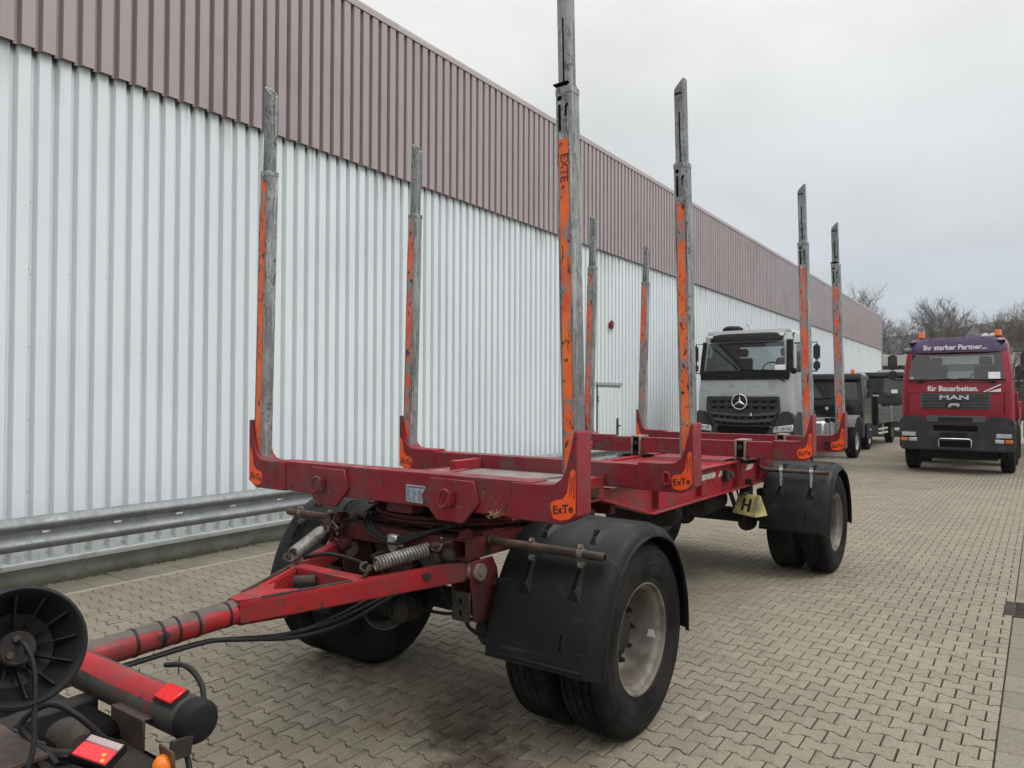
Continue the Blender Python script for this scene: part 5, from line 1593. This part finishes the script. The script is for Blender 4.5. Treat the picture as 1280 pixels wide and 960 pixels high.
for s in (1, -1):
    MB().box(s * .99 - .165, s * .99 + .165, -.115, -.09, .885, 1.01).build('headlight', 'lamp_clear', bp, .02, seg=2)
    MB().box(s * 1.09 - .075, s * 1.09 + .075, -.113, -.09, .77, .855).build('indicator', 'lamp_amber', bp, .012)
    MB().box(s * .90 - .09, s * .90 + .09, -.113, -.09, .77, .855).build('fog_lamp', 'lamp_clear', bp, .012)
    MB().prism([(.3, 1.25), (1.75, 1.25), (1.95, .62), (1.80, .56), (1.55, 1.05), (.75, 1.05), (.45, .56), (.3, .6)], 'x', s * 1.02, s * 1.19).build('wheel_arch', 'truck_plastic', mn, .02)
    MB().prism([(2.9, 1.1), (3.1, 1.38), (3.6, 1.62), (4.1, 1.38), (4.3, 1.1), (4.2, 1.08), (4.0, 1.32), (3.6, 1.52), (3.2, 1.32), (3.0, 1.08)], 'x', s * .80, s * 1.24).build('rear_mudguard', 'truck_plastic_light', mn, .02)
    twheel(mn, s * 1.03, 1.12); twheel(mn, s * 1.03, 3.6); twheel(mn, s * 1.03, 6.4)
mirror(mn, -1.41, .25, 2.31, 2.93, 2.95, .21); mirror(mn, 1.41, .25, 2.31, 2.93, 2.95, .21)
MB().path([(-.98, .02, 3.02), (-1.10, -.14, 2.99)], .07, 10).build('kerb_mirror', 'truck_plastic_light', mn)
MB().box(-.45, .45, .3, 8.2, .75, .98).build('chassis', 'truck_black', mn, .01)
MB().box(-1.15, 1.15, .5, 1.7, .62, 1.12).build('engine_bay', 'truck_black', mn, .02)
bd = MB().box(-1.2, 1.2, 2.7, 8.2, 1.18, 1.30).build('tipper_body', 'cab_red', mn, .01)
for s in (1, -1):
    MB().box(s * 1.2 - .03, s * 1.2 + .03, 2.7, 8.2, 1.30, 1.75).build('side_board', 'cab_red', bd, .01)
MB().box(-1.2, 1.2, 2.67, 2.73, 1.30, 2.0).build('head_board', 'cab_red', bd, .01)
MB().box(-.85, .85, .45, 1.5, .32, .63).build('dark_underside_fill', 'truck_black', mn, .02)  # dark block added to close the light gap under the cab

# ---------------------------------------------------------------- grey truck
mb_ = thing('grey_truck', 'light grey heavy truck with black windscreen surround and round star emblem beside the hall', 'truck', (-2.72, 14.40, 0))
RG = [(1.12, 1.13, .03, 1.85, .14), (1.50, 1.14, .0, 1.86, .14), (1.86, 1.135, .0, 1.88, .16), (2.24, 1.12, .03, 1.90, .16), (2.46, 1.10, .06, 1.90, .16), (2.80, 1.085, .12, 1.90, .16), (3.14, 1.06, .19, 1.90, .16), (3.20, 1.055, .20, 1.90, .16), (3.36, 1.03, .26, 1.9, .18), (3.44, .96, .40, 1.86, .2), (3.47, .85, .6, 1.7, .2)]
c = cab('cab', mb_, RG, 'cab_grey', .40, 1.25, .70, (4, 6), (4, 6), (4, 6))
interior(mb_, .1, 1.85, 2.40, 1.0)
# dark surround of the windscreen: cowl, pillars, visor
MB().prism([(-1.04, 2.25), (1.04, 2.25), (1.07, 2.47), (-1.07, 2.47)], 'y', -.005, .06).build('cowl', 'truck_black', c, .01)
for s in (1, -1):
    MB().add([(s * .98, .045, 2.46), (s * 1.10, .09, 2.46), (s * 1.105, .20, 2.46), (s * .95, .175, 3.18), (s * 1.06, .21, 3.18), (s * 1.065, .32, 3.18)], [(0, 1, 4, 3), (1, 2, 5, 4)]).build('pillar', 'truck_black', c, 0, 0)
vz = MB()
for i in range(12):
    a, b_ = -1.06 + 2.12 * i / 12, -1.06 + 2.12 * (i + 1) / 12
    f_ = lambda x: .06 + .30 * (abs(x) / 1.06) ** 4
    vz.add([(a, f_(a), 3.165), (b_, f_(b_), 3.165), (b_, f_(b_) + .05, 3.32), (a, f_(a) + .05, 3.32), (a, f_(a) + .18, 3.37), (b_, f_(b_) + .18, 3.37), (a, f_(a) + .18, 3.165), (b_, f_(b_) + .18, 3.165)], [(0, 1, 2, 3), (3, 2, 5, 4), (0, 1, 7, 6)])
vis = vz.build('sun_visor', 'truck_black', mb_, 0, 60)
for x in (-.88, .80):
    MB().box(x - .07, x + .07, .20, .25, 3.27, 3.33).build('marker_lamp', 'paper_white', vis, .01)
MB().box(-1.0, 1.0, .32, .5, 3.36, 3.45).build('roof_front', 'cab_white', mb_, .03, seg=2)
MB().lathe([(0, .16), (.16, .15), (.24, .10), (.26, 0), (0, 0)], 22, 'z', (-.50, .75, 3.44)).build('roof_vent', 'truck_black', mb_)
MB().path([(0.05, .5, 3.44), (-.04, .45, 3.62)], .03, 8).build('horn', 'cab_white', mb_)
for a, b_ in (((-.15, .02, 2.50), (-.80, .10, 3.05)), ((.55, .0, 2.46), (-.10, .035, 2.49)), ((.95, .0, 2.20), (.45, .03, 2.49))):
    MB().path([a, b_], .013, 6).build('wiper', 'slot_black', mb_)
MB().bar((.84, .040, 2.46), (.84, .066, 2.59), .24, .003, (0, -1, 0)).build('windscreen_sticker', 'paper_white', mb_)
txt('Economic', .055, 'letter_white', c, .66, -.004, 1.93, 1, .002, .2)
# grille: stacked dark bars with openings
gr = MB().prism([(-.88, 1.86), (.84, 1.86), (.86, 1.55), (.72, 1.18), (-.76, 1.18), (-.90, 1.55)], 'y', -.035, .03).build('grille', 'truck_plastic', c, .02)
for i, (z, w_, n_) in enumerate(((1.80, .80, 8), (1.66, .80, 8), (1.47, .78, 9), (1.32, .70, 9))):
    pts = []
    bar_ = MB()
    for j in range(14):
        a, b_ = -w_ + 2 * w_ * j / 14, -w_ + 2 * w_ * (j + 1) / 14
        d_ = lambda x: z - .05 * (1 - (x / w_) ** 2) if i > 1 else z
        bar_.bar((a, -.05, d_(a)), (b_, -.05, d_(b_)), .05, .045)
    bar_.build('grille_bar', 'truck_plastic_light' if i > 1 else 'truck_plastic', gr, 0, 40)
    for j in range(n_):
        x = -w_ * .86 + 2 * w_ * .86 * j / (n_ - 1)
        zz = z - .07 - (.05 * (1 - (x / w_) ** 2) if i > 1 else 0)
        MB().box(x - .055, x + .055, -.040, -.033, zz - .022, zz + .022).build('grille_opening', 'slot_black', gr, .008)
pts = [(-.06 + .175 * math.cos(a), -.085, 1.73 + .175 * math.sin(a)) for a in [2 * math.pi * i / 32 for i in range(33)]]
st = MB().path(pts, .018, 8).build('star_ring', 'chrome', gr)
MB().cyl((-.06, -.06, 1.73), (-.06, -.07, 1.73), .175, n=32).build('star_disc', 'truck_black', st)
for a in (90, 210, 330):
    d_ = Vector((math.cos(R(a)), 0, math.sin(R(a)))); n_ = Vector((-d_.z, 0, d_.x)); o_ = Vector((-.06, -.085, 1.73))
    MB().add([o_ + n_ * .030, o_ - n_ * .030, o_ + d_ * .165, o_ + Vector((0, -.022, 0))], [(0, 2, 3), (2, 1, 3), (0, 3, 1)]).build('star_point', 'chrome', st, 0, 0)
txt('3', .085, 'paper_white', gr, .21, -.09, 1.43, 1, .006, 0, 'small_mark')
# bumper
bp = MB().prism([(-1.17, .62), (-1.05, .52), (1.05, .52), (1.17, .62), (1.19, 1.30), (1.10, 1.52), (.86, 1.50), (.72, 1.16), (.45, .98), (-.45, .98), (-.76, 1.16), (-.90, 1.50), (-1.13, 1.52), (-1.19, 1.30)], 'y', -.12, .35).build('bumper', 'truck_plastic', mb_, .04, seg=2)
MB().box(-.60, .60, -.10, .1, .98, 1.16).build('lower_intake', 'slot_black', bp, .01)
MB().box(-.70, .70, -.135, -.1, .56, .80).build('bumper_centre', 'truck_plastic_light', bp, .02)
for s in (1, -1):
    MB().prism([(s * .72, 1.02), (s * 1.17, 1.06), (s * 1.17, 1.22), (s * .74, 1.16)], 'y', -.135, -.10).build('headlight', 'lamp_clear', bp, .015)
    for x in (.82, .96, 1.08):
        MB().cyl((s * x, -.142, 1.11), (s * x, -.132, 1.115), .045, n=14).build('lamp_reflector', 'chrome', bp)
    MB().prism([(.3, 1.5), (1.9, 1.5), (2.05, .62), (1.92, .56), (1.6, 1.1), (.85, 1.1), (.5, .56), (.3, .6)], 'x', s * 1.0, s * 1.17).build('wheel_arch', 'truck_plastic', mb_, .02)
    twheel(mb_, s * 1.02, 1.25); twheel(mb_, s * 1.02, 7.1, True)
    MB().prism([(6.4, .95), (6.6, 1.2), (7.0, 1.30), (7.3, 1.30), (7.8, 1.1), (7.7, 1.05), (7.25, 1.22), (7.0, 1.22), (6.7, 1.12), (6.5, .92)], 'x', s * .75, s * 1.20).build('rear_mudguard', 'truck_plastic_light', mb_, .02)
mirror(mb_, -1.22, .10, 2.44, 3.10, 3.14, .10, 1.06); mirror(mb_, 1.58, .25, 2.46, 3.05, 3.1, .14, 1.06)
MB().lathe([(0, .04), (.06, .03), (.07, 0), (.07, -.06), (0, -.08)], 14, 'y', (1.16, .02, 2.44)).build('kerb_mirror', 'truck_black', mb_)
MB().box(-.42, .42, .3, 9.6, .72, .98).build('chassis', 'truck_black', mb_, .01)
tank = MB().box(.45, 1.15, 3.1, 5.1, .62, 1.28).build('fuel_tank', 'zinc_bright', mb_, .12, seg=3)
for yy in (3.5, 4.1, 4.7):
    MB().box(.44, 1.165, yy - .03, yy + .03, .61, 1.29).build('tank_band', 'truck_black', tank, .10, seg=3)
MB().box(-.4, .4, 2.1, 2.5, .98, 1.5).build('gear_box', 'truck_black', mb_, .03)

# ---------------------------------------------------------------- black trucks behind it
def black_truck(name, label, loc, body, w=1.14, roof=2.62, zf=1.70):
    t = thing(name, label, 'truck', loc, 0, 'black trucks along the hall')
    RG = [(.90, w, .02, 1.6, .12), (1.2, w, .0, 1.6, .12), (zf, w - .02, .03, 1.62, .14), (zf + .04, w - .02, .04, 1.62, .14), (zf + .35, w - .05, .10, 1.64, .15), (roof - .22, w - .08, .17, 1.64, .15), (roof - .16, w - .08, .18, 1.64, .15), (roof - .03, w - .11, .25, 1.62, .18), (roof, w - .25, .45, 1.5, .2)]
    c = cab('cab', t, RG, 'cab_black', .36, 1.15, .70, (3, 5), (3, 5), (0, 0))
    interior(t, .1, 1.6, zf - .04, w - .12)
    MB().prism([(.0, roof - .20), (-.06, roof - .18), (.05, roof - .02), (.30, roof + .03), (.3, roof - .2)], 'x', -w + .08, w - .08).build('sun_visor', 'truck_black', t, .02)
    MB().box(-.80, .8, -.02, .02, 1.25, 1.58).build('grille', 'truck_black', c, .02)
    MB().cyl((0, -.03, 1.46), (0, -.015, 1.46), .06, n=16).build('badge', 'chrome', c)
    bp = MB().box(-w - .02, w + .02, -.12, .3, .45, 1.0).build('bumper', 'truck_plastic', t, .05, seg=2)
    for s in (1, -1):
        MB().box(s * .9 - .15, s * .9 + .15, -.135, -.1, .72, .88).build('headlight', 'lamp_clear', bp, .02)
        MB().box(s * (w + .01) - .03, s * (w + .01) + .03, .5, 1.5, .40, .95).build('step_panel', 'truck_black', t, .02)
        MB().box(s * (w + .02) - .02, s * (w + .02) + .04, .9, 1.3, .70, .74).build('step', 'zinc_bright', t, .004)
        twheel(t, s * (w - .14), 1.35, True, .92)
        mirror(t, s * (w + .16), .2, 1.85, 2.45, 2.5, .16, w - .05)
    MB().path([(-.5, -.02, zf + .06), (.3, .02, zf + .10)], .012, 6).build('wiper', 'slot_black', t)
    MB().box(-.4, .4, .3, 8.4, .66, .88).build('chassis', 'truck_black', t, .01)
    if body:
        b = MB().box(-1.2, 1.2, 2.5, 8.4, .86, .98).build('platform', 'truck_black', t, .01)
        MB().box(-1.2, 1.2, 2.5, 2.58, .98, 1.90).build('head_board', 'truck_black', b, .01)
        MB().box(-1.05, 1.05, 1.72, 2.40, .70, 2.20).box(-.3, .3, 1.75, 2.30, 2.20, 2.55).build('crane_base', 'truck_black', t, .05)
        for s in (1, -1):
            MB().box(s * 1.0 - .12, s * 1.0 + .12, 1.8, 3.1, .42, .84).build('side_tank', 'truck_black', t, .05)
        MB().box(-1.22, 1.22, 2.49, 2.59, 1.88, 1.93).build('head_board_cap', 'zinc_bright', b, .006)
        for s in (1, -1):
            for j in range(2):
                y0_ = 2.62 + j * 2.9
                for k_ in range(4):
                    MB().box(s * 1.20 - .015, s * 1.20 + .015, y0_, y0_ + 2.8, .885 + k_ * .155, .885 + k_ * .155 + .148).build('drop_side_board', 'alu_board', b, .006)
                MB().box(s * 1.20 - .03, s * 1.20 + .03, y0_ + 2.81, y0_ + 2.88, .88, 1.52).build('side_post', 'zinc_bright', b, .004)
            for k_ in range(2):
                MB().box(s * 1.10 - .02, s * 1.10 + .02, 3.2, 5.2, .45 + k_ * .16, .53 + k_ * .16).build('side_guard', 'zinc_bright', t, .01)
            MB().box(s * 1.09 - .03, s * 1.09 + .03, 4.1, 4.22, .40, .86).build('guard_post', 'zinc_bright', t, .01)
            twheel(t, s * 1.0, 6.3, False, .92)
    return t
b1 = black_truck('black_truck', 'black truck with aluminium drop-side platform behind the grey truck', (-3.08, 24.4, 0), True, 1.14, 2.64, 1.72)
MB().path([(.30, .5, 2.60), (.30, .5, 2.70)], .04, 8).build('roof_lamp', 'zinc_bright', b1); MB().path([(.52, .5, 2.60), (.52, .5, 2.70)], .04, 8).build('roof_lamp', 'zinc_bright', b1)
beacon(b1, .72, .6, 2.66)
MB().box(.82, 1.04, .5, 1.3, 2.58, 2.70).build('roof_fairing', 'cab_white', b1, .04, seg=2)
b2 = black_truck('black_truck', 'black cab with white roof fairing showing above the drop-side platform', (-3.22, 35.6, 0), True, 1.16, 3.02, 1.98)
MB().box(-.2, .9, .4, 1.3, 2.98, 3.16).build('roof_fairing', 'cab_white', b2, .05, seg=2)
MB().bar((.62, .02, 2.05), (.62, .06, 2.22), .26, .003, (0, -1, 0)).build('windscreen_sticker', 'paper_white', b2)
# partly hidden truck behind the red one, at the edge of the picture
t3 = thing('dark_truck', 'dark-windowed red truck half hidden behind the red truck at the right edge', 'truck', (3.72, 26.2, 0))
RG = [(1.0, 1.16, .02, 1.7, .12), (1.40, 1.165, .0, 1.7, .12), (2.05, 1.16, .0, 1.7, .14), (2.10, 1.15, .03, 1.7, .14), (2.60, 1.12, .12, 1.7, .15), (2.95, 1.08, .21, 1.7, .15), (3.20, 1.05, .3, 1.7, .17), (3.3, .9, .5, 1.6, .2)]
c = cab('cab', t3, RG, 'cab_red', .36, 1.15, .72, (3, 5), (3, 5), (3, 5))
interior(t3, .1, 1.65, 2.06, 1.02)
MB().box(-1.1, 1.1, .02, .2, 2.92, 3.16).build('sun_visor', 'truck_plastic', t3, .04)
MB().box(-1.2, 1.2, -.12, .3, .5, 1.1).build('bumper', 'truck_plastic', t3, .05)
for s in (1, -1):
    MB().box(s * .95 - .16, s * .95 + .16, -.135, -.1, .80, .95).build('headlight', 'lamp_clear', t3, .02)
    twheel(t3, s * 1.02, 1.25); twheel(t3, s * 1.02, 5.0)
mirror(t3, -1.33, .2, 2.2, 2.9, 2.95, .18)
MB().box(-.45, .45, .3, 7.5, .7, .98).build('chassis', 'truck_black', t3, .01)
MB().box(-.7, .7, -.02, .02, 1.45, 1.9).build('grille', 'truck_plastic', c, .02)
MB().box(-1.2, 1.2, 2.2, 7.4, 1.1, 1.9).build('tipper_body', 'rust_tube', t3, .03)
# ================================================================ BACKGROUND
fb = thing('far_building', 'low pale flat-roofed building beyond the end of the hall', 'building', (-8.5, 76, 0))
MB().box(-16, 9, 0, 10, 0, 4.3).build('wall', 'concrete_pale', fb)
MB().box(-16.2, 9.2, -.3, 10.2, 4.9, 5.95).build('roof_fascia', 'concrete_pale', fb, .03)
for i in range(12):
    MB().box(-15.6 + i * 2.03, -13.75 + i * 2.03, -.04, .05, 4.3, 4.88).build('window', 'window_far', fb)
hd = thing('hedge', 'dark low evergreen hedge in front of the pale building', 'hedge', (-6.0, 70.5, 0))
hv = MB(); rh = random.Random(9)
for i in range(3000):
    p = Vector((rh.uniform(-9, 10), rh.gauss(0, .45), rh.uniform(0, 3.6)))
    if p.z > 3.2 + noise.noise(Vector((p.x * .9, 0, 0))) * .9: continue
    a = Vector((rh.gauss(0, 1), rh.gauss(0, 1), rh.gauss(0, 1))).normalized() * rh.uniform(.1, .22); b_ = a.orthogonal().normalized() * .12
    hv.add([p - a, p + b_, p + a, p - b_], [(0, 1, 2, 3)])
hv.build('foliage', 'hedge_dark', hd, 0, 0)
MB().box(-9, 10, -.3, .3, 0, 2.6).build('core', 'hedge_dark', hd)

def bare_tree(name, label, loc, height, spread, seed, bark, twig, lean=0.0):
    t = thing(name, label, 'tree', loc, 0, 'bare winter trees beyond the hall')
    rn = random.Random(seed)
    limb = MB(); tw = MB()
    def twigs(p, d, L_, n_):
        for _ in range(n_):
            q = p
            dd = (d + Vector((rn.gauss(0, .5), rn.gauss(0, .5), rn.gauss(.12, .4)))).normalized()
            l_ = L_ * rn.uniform(.5, 1.2)
            e_ = q + dd * l_
            w_ = rn.uniform(.009, .019) * height / 11
            sd_ = dd.cross(Vector((rn.random(), rn.random(), rn.random()))).normalized() * w_
            tw.add([q - sd_, q + sd_, e_], [(0, 1, 2)])
            for __ in range(3):
                f_ = q.lerp(e_, rn.uniform(.25, .9))
                d3 = (dd + Vector((rn.gauss(0, .6), rn.gauss(0, .6), rn.gauss(.1, .5)))).normalized()
                s3 = d3.cross(Vector((rn.random(), rn.random(), rn.random()))).normalized() * w_ * .7
                tw.add([f_ - s3, f_ + s3, f_ + d3 * l_ * rn.uniform(.3, .7)], [(0, 1, 2)])
    def grow(p, d, L_, r_, lev):
        pts = [p]; q = p; dd = d
        n_ = 4
        for i in range(n_):
            dd = (dd + Vector((rn.gauss(0, .13), rn.gauss(0, .13), rn.gauss(.04, .07)))).normalized()
            q = q + dd * (L_ / n_); pts.append(q)
        rs_ = [r_ * (1 - .55 * i / n_) for i in range(n_ + 1)]
        limb.path(pts, rs_, 6 if lev < 2 else 4, False)
        if lev >= 3:
            for i in range(1, n_ + 1):
                twigs(pts[i], dd, L_ * .75, 4)
            return
        k_ = rn.randint(3, 4) if lev else rn.randint(5, 7)
        for j in range(k_):
            f_ = rn.uniform(.35, 1.0) if lev else rn.uniform(.45, 1.0)
            i = min(int(f_ * n_), n_ - 1)
            b_ = pts[i].lerp(pts[i + 1], f_ * n_ - i)
            az = rn.uniform(0, 6.28)
            sd_ = Vector((math.cos(az), math.sin(az), rn.uniform(.1, .8))) * spread
            grow(b_, (dd + sd_).normalized(), L_ * rn.uniform(.5, .72), r_ * (1 - .5 * f_) * .55, lev + 1)
        grow(q, dd, L_ * .6, rs_[-1] * .9, lev + 1)
    grow(Vector((0, 0, -.1)), Vector((lean, 0, 1)).normalized(), height * .5, height * .018, 0)
    limb.build('trunk', bark, t, 0, 60)
    tw.build('crown', twig, t, 0, 0)
    return t
TREES = [
    ('bare_tree', 'bare grey tree whose crown rises over the end of the hall roof', (-13.0, 86, 0), 13.0, .95, 11, 'bark_grey', 'twig_grey'),
    ('birch_tree', 'pale-trunked bare birch just right of the hall corner', (-10.6, 84, 0), 12.3, .60, 12, 'bark_birch', 'twig_grey'),
    ('bare_tree', 'thin bare tree between the birch and the red truck mirror', (-8.9, 90, 0), 11.0, .8, 13, 'bark_grey', 'twig_brown'),
    ('bare_tree', 'broad dark bare tree above the left beacon of the red truck', (-6.0, 88, 0), 12.2, 1.1, 14, 'bark_grey', 'twig_brown'),
    ('bare_tree', 'bare brown tree behind the middle of the red truck cab', (-3.7, 96, 0), 11.2, 1.0, 15, 'bark_grey', 'twig_brown'),
    ('bare_tree', 'bare brown tree behind the right beacon of the red truck', (-1.0, 92, 0), 10.6, 1.0, 16, 'bark_grey', 'twig_brown'),
    ('bare_tree', 'bare tree at the right edge of the picture', (1.6, 86, 0), 9.8, 1.0, 17, 'bark_grey', 'twig_brown'),
]
for a in TREES:
    bare_tree(*a)
# dense bare wood behind the single trees
rw_ = random.Random(21)
wd = MB()
for i in range(430):
    x = rw_.uniform(-46, 40); y = rw_.uniform(112, 175)
    h = rw_.uniform(5.5, 8.6)
    p = Vector((x, y, 0))
    wd.path([p, p + Vector((rw_.gauss(0, .3), 0, h * .5)), p + Vector((rw_.gauss(0, .6), 0, h))], [.14, .09, .02], 4, False)
    for j in range(34):
        f_ = rw_.uniform(.25, 1.0)
        q = p + Vector((0, 0, h * f_))
        az = rw_.uniform(0, 6.28); l_ = rw_.uniform(.7, 2.4) * (1.25 - f_)
        d = Vector((math.cos(az), math.sin(az), rw_.uniform(.3, 1.3))).normalized() * (l_ + .5)
        s_ = d.orthogonal().normalized() * rw_.uniform(.03, .06)
        wd.add([q - s_, q + s_, q + d], [(0, 1, 2)])
        for k_ in range(2):
            q2 = q + d * rw_.uniform(.3, .8); d2 = (d.normalized() + Vector((rw_.gauss(0, .6), rw_.gauss(0, .6), rw_.gauss(.2, .5)))).normalized() * rw_.uniform(.5, 1.3)
            s2 = d2.orthogonal().normalized() * .03
            wd.add([q2 - s2, q2 + s2, q2 + d2], [(0, 1, 2)])
tag(wd.build('bare_wood', 'twig_brown', None, 0, 0), 'mass of bare winter woodland behind the yard', 'woodland', None, 'stuff')
# wooded ridge
NX, NY = 70, 16
V = []; F = []
for j in range(NY):
    for i in range(NX):
        x = -1000 + 1900 * i / (NX - 1); y = 520 + 760 * j / (NY - 1)
        h = 96 * math.sin(min(1, j / (NY - 4)) * math.pi / 2) * (.72 + .30 * math.exp(-((x - 120) / 240) ** 2) + .12 * noise.noise(Vector((x * .003, y * .002, 1)))) - 2
        h += 2.2 * noise.noise(Vector((x * .04, y * .04, 2)))
        V.append((x, y, h - (0 if j else 6)))
for j in range(NY - 1):
    for i in range(NX - 1):
        F.append((j * NX + i, j * NX + i + 1, (j + 1) * NX + i + 1, (j + 1) * NX + i))
hl = MB().add(V, F).build('hill', 'hill_wood', None, 0, 60)
tag(hl, 'low wooded ridge on the horizon', None, None, 'structure')
hw = MB()
for i in range(9000):
    fx = rw_.uniform(-800, 600); fj = rw_.uniform(3, NY - 2.2)
    j = int(fj); i_ = int((fx + 1000) / 1900 * (NX - 1))
    a = Vector(V[j * NX + i_]); b_ = Vector(V[(j + 1) * NX + i_ + 1])
    p = a.lerp(b_, rw_.random())
    h = rw_.uniform(5, 8); w_ = rw_.uniform(4, 8)
    hw.add([p + Vector((-w_, 0, 0)), p + Vector((w_, 0, 0)), p + Vector((w_ * .7, 0, h * .75)), p + Vector((rw_.gauss(0, .5), rw_.gauss(0, 1), h)), p + Vector((-w_ * .7, .5, h * .75))], [(0, 1, 2, 3, 4)])
tag(hw.build('hillside_wood', 'hill_wood', None, 0, 0), 'bare woodland covering the distant ridge', 'woodland', None, 'stuff')
# damp winter air over the whole place
hz = NT('haze_air')
hz.t.nodes.remove(hz.b)
hz.m.cycles.homogeneous_volume = True
pvn = hz.n('ShaderNodeVolumePrincipled')
pvn.inputs['Color'].default_value = (.86, .90, .95, 1)
pvn.inputs['Density'].default_value = .00045
pvn.inputs['Anisotropy'].default_value = .1
hz.l(pvn.outputs[0], hz.t.nodes['Material Output'].inputs['Volume'])
HAZE = True
if HAZE:
    ho = MB().box(-1400, 1400, -350, 1650, -12, 175).build('haze', 'haze_air', None, 0, 0)
    tag(ho, 'thin damp winter haze over the yard', 'haze', None, 'stuff')
